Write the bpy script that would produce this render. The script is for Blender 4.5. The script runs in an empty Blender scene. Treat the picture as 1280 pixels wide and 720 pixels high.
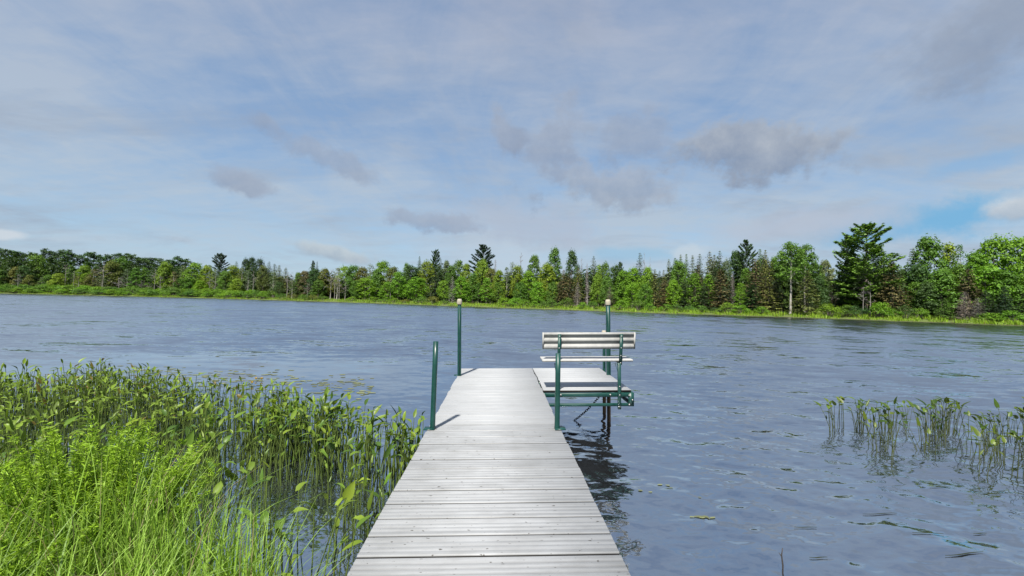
import bpy, math
import numpy as np
from mathutils import Matrix, Vector

R = np.random.RandomState(7)
scene = bpy.context.scene
COL = scene.collection

# ------------------------------------------------------------------ camera
F = 580.0
EYE = np.array([0.0, 0.0, 1.88])
PITCH = math.atan(15 / F)
ROLL = math.atan(0.0244)
fwd = np.array([0, math.cos(PITCH), math.sin(PITCH)])
r0 = np.array([1.0, 0, 0])
u0 = np.cross(r0, fwd)
rgt = r0 * math.cos(ROLL) + u0 * math.sin(ROLL)
upv = np.cross(rgt, fwd)
cd = bpy.data.cameras.new('camera')
cd.sensor_width = 36.0
cd.lens = 36.0 * F / 1280
cd.clip_start = 0.05
cd.clip_end = 20000
cam = bpy.data.objects.new('camera', cd)
COL.objects.link(cam)
m = Matrix.Identity(4)
for i in range(3):
    m[i][0], m[i][1], m[i][2], m[i][3] = rgt[i], upv[i], -fwd[i], EYE[i]
cam.matrix_world = m
scene.camera = cam


def pdir(px, py):
    return rgt * ((px - 640) / F) + upv * ((360 - py) / F) + fwd


def onplane(px, py, z):
    d = pdir(px, py)
    t = (z - EYE[2]) / d[2]
    return EYE + d * t


def horizon(px):
    return 375 + (px - 640) * 0.0244


# ------------------------------------------------------------------ object helpers
def tag(o, label=None, cat=None, group=None, kind=None):
    if label: o['label'] = label
    if cat: o['category'] = cat
    if group: o['group'] = group
    if kind: o['kind'] = kind
    return o


def empty(name, loc=(0, 0, 0)):
    o = bpy.data.objects.new(name, None)
    o.location = loc
    COL.objects.link(o)
    return o


class Geo:
    """collects vertices and faces (quads or triangles) with a material index each"""
    def __init__(s):
        s.v = []; s.f = []; s.mi = []; s.n = 0

    def add(s, verts, faces, mi=0):
        verts = np.asarray(verts, float).reshape(-1, 3)
        faces = np.asarray(faces, int)
        s.v.append(verts)
        s.f.append(faces + s.n)
        s.mi.append(np.full(len(faces), mi))
        s.n += len(verts)

    def mesh(s, name, mats, smooth=False):
        me = bpy.data.meshes.new(name)
        V = np.concatenate(s.v) if s.v else np.zeros((0, 3))
        me.vertices.add(len(V))
        me.vertices.foreach_set('co', V.ravel())
        tot = sum(len(f) for f in s.f)
        loops = np.concatenate([f.ravel() for f in s.f])
        sizes = np.concatenate([np.full(len(f), f.shape[1]) for f in s.f])
        starts = np.concatenate([[0], np.cumsum(sizes)[:-1]])
        me.loops.add(len(loops))
        me.loops.foreach_set('vertex_index', loops)
        me.polygons.add(tot)
        me.polygons.foreach_set('loop_start', starts)
        me.polygons.foreach_set('material_index', np.concatenate(s.mi))
        if smooth:
            me.polygons.foreach_set('use_smooth', np.ones(tot, bool))
        for mt in mats:
            me.materials.append(mt)
        me.update(calc_edges=True)
        me.validate()
        return me

    def build(s, name, mats, parent=None, smooth=False):
        if not isinstance(mats, (list, tuple)): mats = [mats]
        o = bpy.data.objects.new(name, s.mesh(name, mats, smooth))
        COL.objects.link(o)
        if parent: o.parent = parent
        return o

    # ---- shapes
    def box(s, lo, hi, mi=0, bev=0.0):
        x0, y0, z0 = lo; x1, y1, z1 = hi
        if bev <= 0:
            v = [(x0, y0, z0), (x1, y0, z0), (x1, y1, z0), (x0, y1, z0), (x0, y0, z1), (x1, y0, z1), (x1, y1, z1), (x0, y1, z1)]
            s.add(v, [(0, 3, 2, 1), (4, 5, 6, 7), (0, 1, 5, 4), (1, 2, 6, 5), (2, 3, 7, 6), (3, 0, 4, 7)], mi)
            return
        b = bev
        rings = []
        for z, i in ((z0, b), (z0 + b, 0), (z1 - b, 0), (z1, b)):
            a0, a1, c0, c1 = x0 + i, x1 - i, y0 + i, y1 - i
            k = b * .6
            rings.append([(a0 + k, c0, z), (a1 - k, c0, z), (a1, c0 + k, z), (a1, c1 - k, z), (a1 - k, c1, z), (a0 + k, c1, z), (a0, c1 - k, z), (a0, c0 + k, z)])
        v = [p for r in rings for p in r]
        f = []
        for k in range(3):
            for j in range(8):
                f.append((k * 8 + j, k * 8 + (j + 1) % 8, k * 8 + 8 + (j + 1) % 8, k * 8 + 8 + j))
        s.add(v, f, mi)
        s.n -= len(v)
        s.f.append(np.array([[7, 6, 5, 4, 3, 2, 1, 0], [24, 25, 26, 27, 28, 29, 30, 31]]) + s.n)
        s.mi.append(np.full(2, mi))
        s.n += len(v)

    def tube(s, pts, rad, sides=8, mi=0, caps=True, rot=0.0):
        pts = np.asarray(pts, float)
        n = len(pts)
        rad = np.broadcast_to(np.asarray(rad, float), (n,))
        tan = np.gradient(pts, axis=0) if n > 2 else np.repeat((pts[-1] - pts[0])[None], n, 0)
        tan /= np.linalg.norm(tan, axis=1)[:, None] + 1e-12
        ref = np.array([0, 1.0, 0]) if abs(tan[0][1]) < 0.9 else np.array([1.0, 0, 0])
        a = np.cross(tan, ref); a /= np.linalg.norm(a, axis=1)[:, None] + 1e-12
        b = np.cross(tan, a)
        ang = np.arange(sides) * 2 * math.pi / sides + rot
        ring = pts[:, None] + rad[:, None, None] * (a[:, None] * np.cos(ang)[None, :, None] + b[:, None] * np.sin(ang)[None, :, None])
        i = np.arange(n - 1)[:, None] * sides
        j = np.arange(sides)[None]
        jn = (j + 1) % sides
        f = np.stack([i + j, i + jn, i + sides + jn, i + sides + j], -1).reshape(-1, 4)
        s.add(ring.reshape(-1, 3), f, mi)
        if caps:
            s.n -= n * sides
            s.f.append(np.array([list(range(sides))[::-1], [(n - 1) * sides + k for k in range(sides)]]) + s.n)
            s.mi.append(np.full(2, mi))
            s.n += n * sides

    def leaves(s, c, nrm, size, aspect=0.6, mi=0, rs=R, direc=None):
        """kite-shaped leaf faces, bent a little along the rib"""
        c = np.asarray(c, float); N = len(c)
        nrm = nrm / (np.linalg.norm(nrm, axis=1)[:, None] + 1e-9)
        t = rs.normal(size=(N, 3)) if direc is None else np.asarray(direc, float)
        t = t - nrm * (t * nrm).sum(1)[:, None]
        t /= np.linalg.norm(t, axis=1)[:, None] + 1e-9
        b = np.cross(nrm, t)
        size = np.broadcast_to(np.asarray(size, float), (N,))[:, None]
        v = np.stack([c - t * size * .5, c - t * size * .05 + b * size * aspect * .5 + nrm * size * .08,
                      c + t * size * .5, c - t * size * .05 - b * size * aspect * .5 + nrm * size * .08], 1)
        s.add(v.reshape(-1, 3), np.arange(N * 4).reshape(N, 4), mi)


# ------------------------------------------------------------------ material helpers
def newmat(name):
    mt = bpy.data.materials.new(name)
    mt.use_nodes = True
    nt = mt.node_tree
    return mt, nt, nt.nodes['Principled BSDF'], nt.nodes['Material Output']


def N(nt, typ, **kw):
    n = nt.nodes.new(typ)
    for k, v in kw.items():
        if k in n.inputs.keys() if isinstance(k, str) else False:
            n.inputs[k].default_value = v
        else:
            setattr(n, k, v)
    return n


def ramp(nt, fac, stops):
    n = nt.nodes.new('ShaderNodeValToRGB')
    e = n.color_ramp.elements
    e[0].position, e[0].color = stops[0][0], (*stops[0][1], 1)
    e[1].position, e[1].color = stops[1][0], (*stops[1][1], 1)
    for p, c in stops[2:]:
        x = e.new(p); x.color = (*c, 1)
    nt.links.new(fac, n.inputs['Fac'])
    return n.outputs['Color']


def mixc(nt, fac, a, b, mode='MIX'):
    n = nt.nodes.new('ShaderNodeMix')
    n.data_type = 'RGBA'; n.blend_type = mode; n.clamp_factor = True
    for sock, val in ((n.inputs[0], fac), (n.inputs[6], a), (n.inputs[7], b)):
        if isinstance(val, bpy.types.NodeSocket): nt.links.new(val, sock)
        elif isinstance(val, (int, float)): sock.default_value = val
        else: sock.default_value = (*val, 1)
    return n.outputs[2]


def mth(nt, op, *args, clamp=False):
    n = nt.nodes.new('ShaderNodeMath'); n.operation = op; n.use_clamp = clamp
    for i, a in enumerate(args):
        if isinstance(a, bpy.types.NodeSocket): nt.links.new(a, n.inputs[i])
        else: n.inputs[i].default_value = a
    return n.outputs[0]


def noise(nt, vec, scale, detail=3, rough=.55, dist=0.0):
    n = nt.nodes.new('ShaderNodeTexNoise')
    n.inputs['Scale'].default_value = scale
    n.inputs['Detail'].default_value = detail
    n.inputs['Roughness'].default_value = rough
    n.inputs['Distortion'].default_value = dist
    if vec is not None: nt.links.new(vec, n.inputs['Vector'])
    return n.outputs['Fac']


def mapping(nt, vec, scale=(1, 1, 1), rot=(0, 0, 0), loc=(0, 0, 0)):
    n = nt.nodes.new('ShaderNodeMapping')
    n.inputs['Scale'].default_value = scale
    n.inputs['Rotation'].default_value = rot
    n.inputs['Location'].default_value = loc
    nt.links.new(vec, n.inputs['Vector'])
    return n.outputs[0]


def objco(nt):
    return nt.nodes.new('ShaderNodeTexCoord').outputs['Object']


def leaf_mat(name, transl=0.3, lo=.55, hi=1.35, tint=None, rough=.55, fixed=None):
    """leaf colour = the plant's own colour, varied from leaf to leaf"""
    mt, nt, p, out = newmat(name)
    if fixed is None:
        col = nt.nodes.new('ShaderNodeObjectInfo').outputs['Color']
    else:
        rgb = nt.nodes.new('ShaderNodeRGB'); rgb.outputs[0].default_value = (*fixed, 1); col = rgb.outputs[0]
    g = nt.nodes.new('ShaderNodeNewGeometry')
    v = ramp(nt, g.outputs['Random Per Island'], [(0, (lo, lo, lo * .9)), (1, (hi, hi * .97, hi * .8))])
    c = mixc(nt, 1.0, col, v, 'MULTIPLY')
    if tint:
        w = nt.nodes.new('ShaderNodeTexWhiteNoise'); w.noise_dimensions = '1D'
        nt.links.new(g.outputs['Random Per Island'], w.inputs['W'])
        c = mixc(nt, mth(nt, 'GREATER_THAN', w.outputs['Value'], tint[1]), c, tint[0])
    nt.links.new(c, p.inputs['Base Color'])
    p.inputs['Roughness'].default_value = rough
    p.inputs['Specular IOR Level'].default_value = .3
    tr = nt.nodes.new('ShaderNodeBsdfTranslucent')
    nt.links.new(mixc(nt, 1.0, c, (1.1, 1.15, .5), 'MULTIPLY'), tr.inputs['Color'])
    mx = nt.nodes.new('ShaderNodeMixShader'); mx.inputs[0].default_value = transl
    nt.links.new(p.outputs[0], mx.inputs[1]); nt.links.new(tr.outputs[0], mx.inputs[2])
    nt.links.new(mx.outputs[0], out.inputs['Surface'])
    return mt


def bark_mat(name, a, b, scale=(6, 6, 1.2)):
    mt, nt, p, out = newmat(name)
    n = noise(nt, mapping(nt, objco(nt), scale), 1.0, 4)
    nt.links.new(ramp(nt, n, [(.3, a), (.7, b)]), p.inputs['Base Color'])
    p.inputs['Roughness'].default_value = .9
    return mt


M_leaf = leaf_mat('foliage', transl=.38)
M_needle = leaf_mat('needles', transl=.12, lo=.6, hi=1.3)
M_bark = bark_mat('bark_grey', (0.071, 0.060, 0.050), (0.170, 0.149, 0.128))
M_pale = bark_mat('bark_pale', (0.213, 0.199, 0.177), (0.440, 0.419, 0.383))
M_dead = bark_mat('dead_wood', (0.156, 0.142, 0.131), (0.298, 0.277, 0.256))
M_deadtwig = leaf_mat('dead_twigs', transl=0.0, lo=.6, hi=1.3, rough=.9)
M_reedleaf = leaf_mat('water_plant_leaf', transl=.28, lo=.6, hi=1.45, tint=((.135, .107, .021), .94), rough=.42)
M_stem = leaf_mat('water_plant_stem', transl=0.05, lo=.6, hi=1.3, fixed=(0.085, 0.128, 0.032))
M_stem2 = leaf_mat('arrowhead_stem', transl=0.05, lo=.6, hi=1.3, fixed=(.055, .07, .03))
M_grass = leaf_mat('grass_blades', transl=.4, lo=.5, hi=1.45, tint=((.30, .26, .14), .92), fixed=(.225, .375, .06))
M_grass2 = leaf_mat('broad_grass_blades', transl=.35, lo=.7, hi=1.25, fixed=(.22, .33, .13))
M_sedge = leaf_mat('sedge_blades', transl=.3, lo=.6, hi=1.4, tint=((.19, .16, .05), .93), fixed=(.20, .33, .028))
M_fern = leaf_mat('fine_leaves', transl=.35, lo=.6, hi=1.4)

# ------------------------------------------------------------------ shore lines
WL = [(-140, 364.0), (0, 367), (80, 368.7), (160, 370.6), (240, 372.5), (320, 374.8), (400, 377.2), (480, 379.9), (560, 382.8), (640, 385.5),
      (730, 388.6), (820, 391.8), (930, 395.2), (1040, 398.8), (1160, 403.2), (1280, 407.5), (1420, 412.5)]
_w = np.array([onplane(a, b, 0.0)[:2] for a, b in WL])
WTH = np.arctan2(_w[:, 0], _w[:, 1]); WR = np.hypot(_w[:, 0], _w[:, 1])


def shore_r(th):
    base = np.interp(th, WTH, WR)
    wob = .9 * np.sin(th * 61) + .6 * np.sin(th * 143 + 1) + .35 * np.sin(th * 307 + 2)
    return base + wob * base / 110


NSX = [-60, -20, -8, -5, -3.2, -2.2, -1.6, -1.15, -.8, -.3, 1.0, 3, 8, 60]
NSY = [7, 5.2, 4.3, 3.8, 3.4, 3.15, 2.85, 2.45, 1.8, .9, .2, -.8, -2.5, -6]


def near_in(x, y):
    """metres inland from the near shore line (positive on land)"""
    return np.interp(x, NSX, NSY) - y


def ground_z(x, y):
    x = np.asarray(x, float); y = np.asarray(y, float)
    th = np.arctan2(x, y); r = np.hypot(x, y)
    s = r - np.where(np.abs(th) < 1.75, shore_r(th), 1e5)
    far = np.where(s < 0, np.maximum(-1.2, s * .12), np.minimum(s / 1.2, 1) * .22 + np.clip((s - 1.2) / 5, 0, 1) * .3 + .022 * np.maximum(s - 5, 0) * np.exp(-np.maximum(s - 5, 0) / 900))
    d = near_in(x, y)
    near = np.where(d < 0, np.maximum(-1.2, d * .35), .3 * np.tanh(d * .9) + .012 * np.maximum(d, 0) * np.exp(-np.maximum(d, 0) / 300))
    return np.where((d > -3.4) & (r < 90), np.maximum(near, -1.2), np.where((d > 0) & (np.abs(th) > 1.2), near, far))


def ground():
    th = np.concatenate([np.linspace(-math.pi, -1.05, 50)[:-1], np.linspace(-1.05, 1.05, 420), np.linspace(1.05, math.pi, 50)[1:]])
    rows = []
    for t in th:
        Rs = float(shore_r(t)) if abs(t) < 1.75 else 120.0
        a = np.concatenate([np.linspace(.2, 9, 60), np.geomspace(9.4, Rs * .96, 24)])
        b = Rs + np.array([-1.5, -.6, 0, .6, 1.4, 2.5, 4, 5.5, 8, 12, 18, 28, 45, 75, 120, 250, 600, 1500, 4000])
        rr = np.concatenate([a, b])
        rows.append(np.stack([np.sin(t) * rr, np.cos(t) * rr], -1))
    P = np.array(rows)
    z = ground_z(P[..., 0], P[..., 1])
    z += np.where(z > 0.05, .04 * np.sin(P[..., 0] * 2.1) * np.sin(P[..., 1] * 1.7), 0)
    V = np.concatenate([P, z[..., None]], -1)
    nt_, nr = P.shape[:2]
    i = np.arange(nt_ - 1)[:, None] * nr; j = np.arange(nr - 1)[None]
    f = np.stack([i + j, i + nr + j, i + nr + j + 1, i + j + 1], -1).reshape(-1, 4)
    mt, nt, p, out = newmat('earth_and_turf')
    co = objco(nt)
    n1 = noise(nt, co, .25, 5); n2 = noise(nt, co, 5.0, 4)
    c = ramp(nt, n1, [(.35, (.07, .11, .018)), (.65, (.11, .145, .022))])
    c = mixc(nt, ramp(nt, n2, [(.45, (0, 0, 0)), (.7, (.7, .7, .7))]), c, (.043, .05, .015))
    sep = nt.nodes.new('ShaderNodeSeparateXYZ'); nt.links.new(co, sep.inputs[0])
    mud_and_shadow = mth(nt, 'SUBTRACT', 1.0, mth(nt, 'MULTIPLY', mth(nt, 'ADD', sep.outputs[2], -.02), 9.0, clamp=True), clamp=True)
    c = mixc(nt, mud_and_shadow, c, (.035, .028, .018))  # dark mud; its colour also stands in for the bank-edge shadow
    nt.links.new(c, p.inputs['Base Color'])
    p.inputs['Roughness'].default_value = .95
    g = Geo(); g.add(V.reshape(-1, 3), f)
    tag(g.build('ground', mt, smooth=True), kind='structure')


ground()


# ------------------------------------------------------------------ lake
_rw = np.random.RandomState(17)
NWV = 110
W_LAM = np.exp(_rw.uniform(math.log(.095), math.log(1.5), NWV))
W_DIR = _rw.normal(0.12, .58, NWV)
W_PH = _rw.uniform(0, 6.283, NWV)
W_AMP = .142 * np.where(W_LAM > .5, .55, 1.0) * math.sqrt(2 / NWV) * _rw.uniform(.6, 1.4, NWV) * W_LAM / (2 * math.pi)


def wave_z(x, y, dr):
    """height of the ripples; waves finer than the local mesh spacing dr are left to the material"""
    x = np.asarray(x, float); y = np.asarray(y, float); dr = np.asarray(dr, float)
    z = np.zeros(np.broadcast(x, y, dr).shape)
    # gusts bend and vary the wave trains
    gx = x + .18 * np.sin(y * .55 + .8 * np.sin(x * .31)); gy = y + .16 * np.sin(x * .47 + .9 * np.sin(y * .23 + 1))
    for lam, th, ph, am in zip(W_LAM, W_DIR, W_PH, W_AMP):
        k = 2 * math.pi / lam
        f = np.clip((lam / dr - 2.4) / 2.6, 0, 1)
        z += am * f * np.sin(k * (gx * math.sin(th) + gy * math.cos(th)) + ph)
    r = np.hypot(x, y)
    gust = .72 + .40 * np.sin(x * .21 + 1.1 * np.sin(y * .17)) * np.sin(y * .33 + .7 * np.sin(x * .26 + 2))
    calm = np.interp(r, [1.5, 6, 12], [.36, .6, 1.0]) * (1 - .82 * np.exp(-((x + 7) / 7) ** 2 - ((y - 11) / 3.6) ** 2))
    bed = np.clip((near_in(x, y) + 6.0) / 3.0, 0, 1) * np.clip((-.5 - x) / 1.0, 0, 1)
    return z * gust * calm * (1 - .6 * bed)


def lake():
    th = np.concatenate([np.linspace(-math.pi, -1.0, 50)[:-1], np.linspace(-1.0, 1.0, 1000), np.linspace(1.0, math.pi, 50)[1:-1]])
    rr = [.05, .5, 1.0]
    while rr[-1] < 75:
        rr.append(rr[-1] + max(.026, .62 * rr[-1] ** 2 / 872))
    rr = np.concatenate([rr, np.geomspace(rr[-1] * 1.1, 6000, 26)])
    P = np.stack([np.sin(th)[:, None] * rr, np.cos(th)[:, None] * rr], -1)
    dr = np.maximum(np.gradient(rr)[None, :], np.gradient(th)[:, None] * rr[None, :])
    zz = wave_z(P[..., 0], P[..., 1], dr)
    P = np.concatenate([P, zz[..., None]], -1)
    nt_, nr = len(th), len(rr)
    i = np.arange(nt_)[:, None] * nr; i2 = ((np.arange(nt_) + 1) % nt_)[:, None] * nr; j = np.arange(nr - 1)[None]
    f = np.stack([i + j, i2 + j, i2 + j + 1, i + j + 1], -1).reshape(-1, 4)
    # land beyond the far bank lies higher than the water sheet, so the sheet can run on beneath it
    mt, nt, p, out = newmat('lake_water')
    co = objco(nt)
    p.inputs['Base Color'].default_value = (.46, .505, .55, 1)
    p.inputs['IOR'].default_value = 1.6
    p.inputs['Metallic'].default_value = .98

    def slopes(scale, stretch, rot, detail, kx, ky, dist):
        n = nt.nodes.new('ShaderNodeTexNoise')
        n.inputs['Scale'].default_value = scale; n.inputs['Detail'].default_value = detail
        n.inputs['Roughness'].default_value = .55; n.inputs['Distortion'].default_value = dist
        nt.links.new(mapping(nt, co, stretch, (0, 0, rot)), n.inputs['Vector'])
        sub = nt.nodes.new('ShaderNodeVectorMath'); sub.operation = 'SUBTRACT'
        nt.links.new(n.outputs['Color'], sub.inputs[0]); sub.inputs[1].default_value = (.5, .5, .5)
        mu = nt.nodes.new('ShaderNodeVectorMath'); mu.operation = 'MULTIPLY'
        nt.links.new(sub.outputs[0], mu.inputs[0]); mu.inputs[1].default_value = (kx, ky, 0)
        return mu.outputs[0]

    def vadd(a_, b_):
        n = nt.nodes.new('ShaderNodeVectorMath'); n.operation = 'ADD'
        nt.links.new(a_, n.inputs[0])
        if isinstance(b_, tuple): n.inputs[1].default_value = b_
        else: nt.links.new(b_, n.inputs[1])
        return n.outputs[0]

    def vscale(a_, f_):
        n = nt.nodes.new('ShaderNodeVectorMath'); n.operation = 'SCALE'
        nt.links.new(a_, n.inputs[0])
        if isinstance(f_, float): n.inputs['Scale'].default_value = f_
        else: nt.links.new(f_, n.inputs['Scale'])
        return n.outputs[0]
    # out on the open lake the chop is too fine for the mesh: it becomes slope texture and roughness
    ln_ = nt.nodes.new('ShaderNodeVectorMath'); ln_.operation = 'LENGTH'; nt.links.new(co, ln_.inputs[0])

    def far_(a_, b_, lo_, hi_):
        n = nt.nodes.new('ShaderNodeMapRange'); n.interpolation_type = 'SMOOTHSTEP'
        nt.links.new(ln_.outputs['Value'], n.inputs[0])
        for k_, v_ in zip((1, 2, 3, 4), (a_, b_, lo_, hi_)): n.inputs[k_].default_value = v_
        return n.outputs[0]
    wind = noise(nt, mapping(nt, co, (.4, 1.5, 1), (0, 0, .1)), .05, 4, .55, .5)
    wv = mth(nt, 'MULTIPLY_ADD', wind, 1.5, .25)
    
    # a smooth slick beyond the weed bed, where the plants break the wind
    df_ = nt.nodes.new('ShaderNodeVectorMath'); df_.operation = 'LENGTH'
    wob_ = slopes(.35, (1, 1, 1), 0, 3, 7.0, 4.0, .5)
    nt.links.new(mapping(nt, vadd(co, wob_), (1 / 7.5, 1 / 3.6, 0), (0, 0, 0), (7.0 / 7.5, -11.2 / 3.6, 0)), df_.inputs[0])
    mrs = nt.nodes.new('ShaderNodeMapRange'); mrs.interpolation_type = 'SMOOTHSTEP'
    nt.links.new(df_.outputs['Value'], mrs.inputs[0])
    for k_, v_ in zip((1, 2, 3, 4), (.35, 1.3, .15, 1.0)): mrs.inputs[k_].default_value = v_
    slick = mrs.outputs[0]
    farf = mth(nt, 'MULTIPLY', mth(nt, 'MULTIPLY', far_(4, 14, 0.0, 1.0), wv), slick)
    wide = vadd(vadd(slopes(.9, (.4, 1.3, 1), .15, 3, .25, .55, .7), slopes(3.4, (.45, 1.7, 1), -.1, 3, .25, .60, .9)), (0, -.15, 0))
    wide = vadd(wide, slopes(.22, (1.4, .75, 1), .1, 6, .2, .5, .6))
    fine = vadd(slopes(13.0, (.7, 1.4, 1), .3, 3, .12, .20, .5), slopes(5.5, (.75, 1.5, 1), -.2, 2, .14, .27, .6))
    nt.links.new(mth(nt, 'MULTIPLY', mth(nt, 'MULTIPLY', far_(4, 45, .05, .13), wv), slick), p.inputs['Roughness'])
    geo = nt.nodes.new('ShaderNodeNewGeometry')
    nn = nt.nodes.new('ShaderNodeVectorMath'); nn.operation = 'NORMALIZE'
    nt.links.new(vadd(geo.outputs['Normal'], vadd(vscale(wide, farf), vscale(fine, slick))), nn.inputs[0])
    nt.links.new(nn.outputs[0], p.inputs['Normal'])
    g = Geo(); g.add(P.reshape(-1, 3), f)
    tag(g.build('lake', mt, smooth=True), kind='structure')


lake()

# ------------------------------------------------------------------ dock
H_D = 1.18
yd = pdir(624.5, 375); yd /= np.linalg.norm(yd)
xd = rgt - yd * rgt.dot(yd); xd /= np.linalg.norm(xd)
zd = np.cross(xd, yd)
od = EYE - zd * H_D
DM = Matrix.Identity(4)
for i in range(3):
    DM[i][0], DM[i][1], DM[i][2], DM[i][3] = xd[i], yd[i], zd[i], od[i]


def dpt(X, Y, Z=0.0):
    return od + xd * X + yd * Y + zd * Z


def metal(name, c, rough=.45, metallic=0.0, wear=None, spec=.5):
    mt, nt, p, out = newmat(name)
    co = objco(nt)
    n = noise(nt, co, 9.0, 5, .6)
    col = ramp(nt, n, [(.3, tuple(x * .78 for x in c)), (.7, tuple(min(1, x * 1.12) for x in c))])
    if wear:
        k = noise(nt, co, 38.0, 4, .7)
        col = mixc(nt, ramp(nt, k, [(.64, (0, 0, 0)), (.72, (.8, .8, .8))]), col, wear)
    nt.links.new(col, p.inputs['Base Color'])
    nt.links.new(ramp(nt, n, [(.3, (rough * .8,) * 3), (.7, (min(1, rough * 1.3),) * 3)]), p.inputs['Roughness'])
    p.inputs['Metallic'].default_value = metallic
    p.inputs['Specular IOR Level'].default_value = spec
    return mt


M_green = metal('green_enamel', (.006, .050, .041), .4, wear=(.016, .066, .055))
M_cap = metal('cream_plastic', (.33, .30, .23), .6)
M_bolt = metal('steel', (.36, .36, .35), .4, .6)
M_rust = metal('rusty_pipe', (.16, .095, .046), .85, wear=(.25, .2, .13))
M_dark = metal('dark_iron', (.035, .03, .028), .7)
M_under = metal('bare_aluminium', (.55, .55, .54), .45, .3)


def deck_mat():
    mt, nt, p, out = newmat('ribbed_white_decking')
    co = objco(nt)
    sep = nt.nodes.new('ShaderNodeSeparateXYZ'); nt.links.new(co, sep.inputs[0])
    grime_and_shade = nt.nodes.new('ShaderNodeSeparateColor')
    nt.links.new(nt.nodes.new('ShaderNodeObjectInfo').outputs['Color'], grime_and_shade.inputs[0])
    grime_and_shade = grime_and_shade.outputs[0]
    # every plank a slightly different shade
    pl = mth(nt, 'FLOOR', mth(nt, 'DIVIDE', sep.outputs[1], .186))
    w = nt.nodes.new('ShaderNodeTexWhiteNoise'); w.noise_dimensions = '1D'; nt.links.new(pl, w.inputs['W'])
    base = ramp(nt, w.outputs['Value'], [(0, (.355, .366, .374)), (1, (.392, .402, .408))])
    base = mixc(nt, mth(nt, 'MULTIPLY', grime_and_shade, .30), base, (0.170, 0.176, 0.185))  # overall darkening: grime plus soft tree shade painted into the near boards
    # streaky film of dirt along the planks, thicker in the grooves
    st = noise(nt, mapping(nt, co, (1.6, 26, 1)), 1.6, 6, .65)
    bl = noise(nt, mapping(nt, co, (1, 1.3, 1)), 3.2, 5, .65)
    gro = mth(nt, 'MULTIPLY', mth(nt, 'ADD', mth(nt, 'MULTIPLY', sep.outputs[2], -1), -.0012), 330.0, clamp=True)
    d = mth(nt, 'MULTIPLY', ramp(nt, st, [(.42, (0, 0, 0)), (.72, (.34, .34, .34))]), grime_and_shade)
    d2 = mth(nt, 'MULTIPLY', ramp(nt, bl, [(.45, (0, 0, 0)), (.75, (.42, .42, .42))]), grime_and_shade)
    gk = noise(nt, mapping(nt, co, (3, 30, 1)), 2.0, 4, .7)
    g3 = mth(nt, 'MULTIPLY', mth(nt, 'MULTIPLY', gro, ramp(nt, gk, [(.25, (.35, .35, .35)), (.7, (1, 1, 1))])), mth(nt, 'MULTIPLY_ADD', grime_and_shade, .34, .08))
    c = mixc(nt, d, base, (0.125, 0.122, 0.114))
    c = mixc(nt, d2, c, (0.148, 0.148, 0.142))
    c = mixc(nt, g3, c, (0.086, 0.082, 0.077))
    edge = mth(nt, 'MULTIPLY', mth(nt, 'ADD', mth(nt, 'MULTIPLY', sep.outputs[2], -1), -.0048), 400.0, clamp=True)
    c = mixc(nt, edge, c, (.025, .023, .021))
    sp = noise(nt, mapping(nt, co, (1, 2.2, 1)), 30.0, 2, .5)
    c = mixc(nt, mth(nt, 'MULTIPLY', ramp(nt, sp, [(.69, (0, 0, 0)), (.705, (.85, .85, .85))]), grime_and_shade), c, (.05, .043, .036))
    nt.links.new(c, p.inputs['Base Color'])
    p.inputs['Roughness'].default_value = .55
    p.inputs['Specular IOR Level'].default_value = .35
    return mt


M_deck = deck_mat()
PITCH_P = .186


def plank_profile():
    """(y, z) outline of one ribbed plank, top side first"""
    top = [(0.003, -.008), (.005, -.001), (.010, 0)]
    nrib = 4
    w = (.174 - .012) / nrib
    for k in range(nrib):
        a = .008 + k * w
        top += [(a + w * .10, 0.0), (a + w * .62, 0.0), (a + w * .72, -.0022), (a + w * .93, -.0022)] if k < nrib - 1 else [(a + w * .10, 0), (a + w * .9, 0)]
    top += [(.172, -.001), (.174, -.008)]
    return top


def deck_panel(x0, x1, y0, y1, parent, grime_and_shade):
    g = Geo()
    prof = plank_profile()
    k0 = math.ceil((y0 - 1.998) / PITCH_P - .01)
    y = 1.998 + k0 * PITCH_P
    ys = []
    if y - y0 > .03: ys.append((y0, y - y0))
    while y < y1 - .02:
        ys.append((y, min(PITCH_P, y1 - y)))
        y += PITCH_P
    rs = np.random.RandomState(int(abs(x0) * 100))
    for (ya, wd) in ys:
        s = wd / PITCH_P
        o = [(a * s if wd < .18 else a, b) for a, b in prof] + [(.174 * s, -.034), (.003 * s, -.034)]
        n = len(o)
        dz = rs.uniform(-.0016, .0016)
        dx = rs.uniform(-.006, .006)
        v = [(x, ya + a, b + dz) for x in (x0 + dx, x1 + dx) for a, b in o]
        g.add(v, [(i, n + i, n + (i + 1) % n, (i + 1) % n) for i in range(n)])
        g.n -= len(v)
        g.f.append(np.array([list(range(n)), list(range(2 * n - 1, n - 1, -1))]) + g.n)
        g.mi.append(np.zeros(2, int))
        g.n += len(v)
    o = g.build('deck_panel', M_deck, parent)
    o.color = (grime_and_shade, grime_and_shade, grime_and_shade, 1)
    return o


XL, XR, YE = -.655, .562, 8.05
PX0, PX1, PY0 = .578, 1.735, 6.10
dock = empty('dock')
dock.matrix_world = DM
tag(dock, 'long white ribbed walkway dock with green frame, posts and a side platform on the lake', 'dock')
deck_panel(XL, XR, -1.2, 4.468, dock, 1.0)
deck_panel(XL, XR, 4.476, YE, dock, .42)
deck_panel(PX0, PX1, PY0, YE, dock, .30)['label'] = 'square side platform of white planks under the bench'


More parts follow.
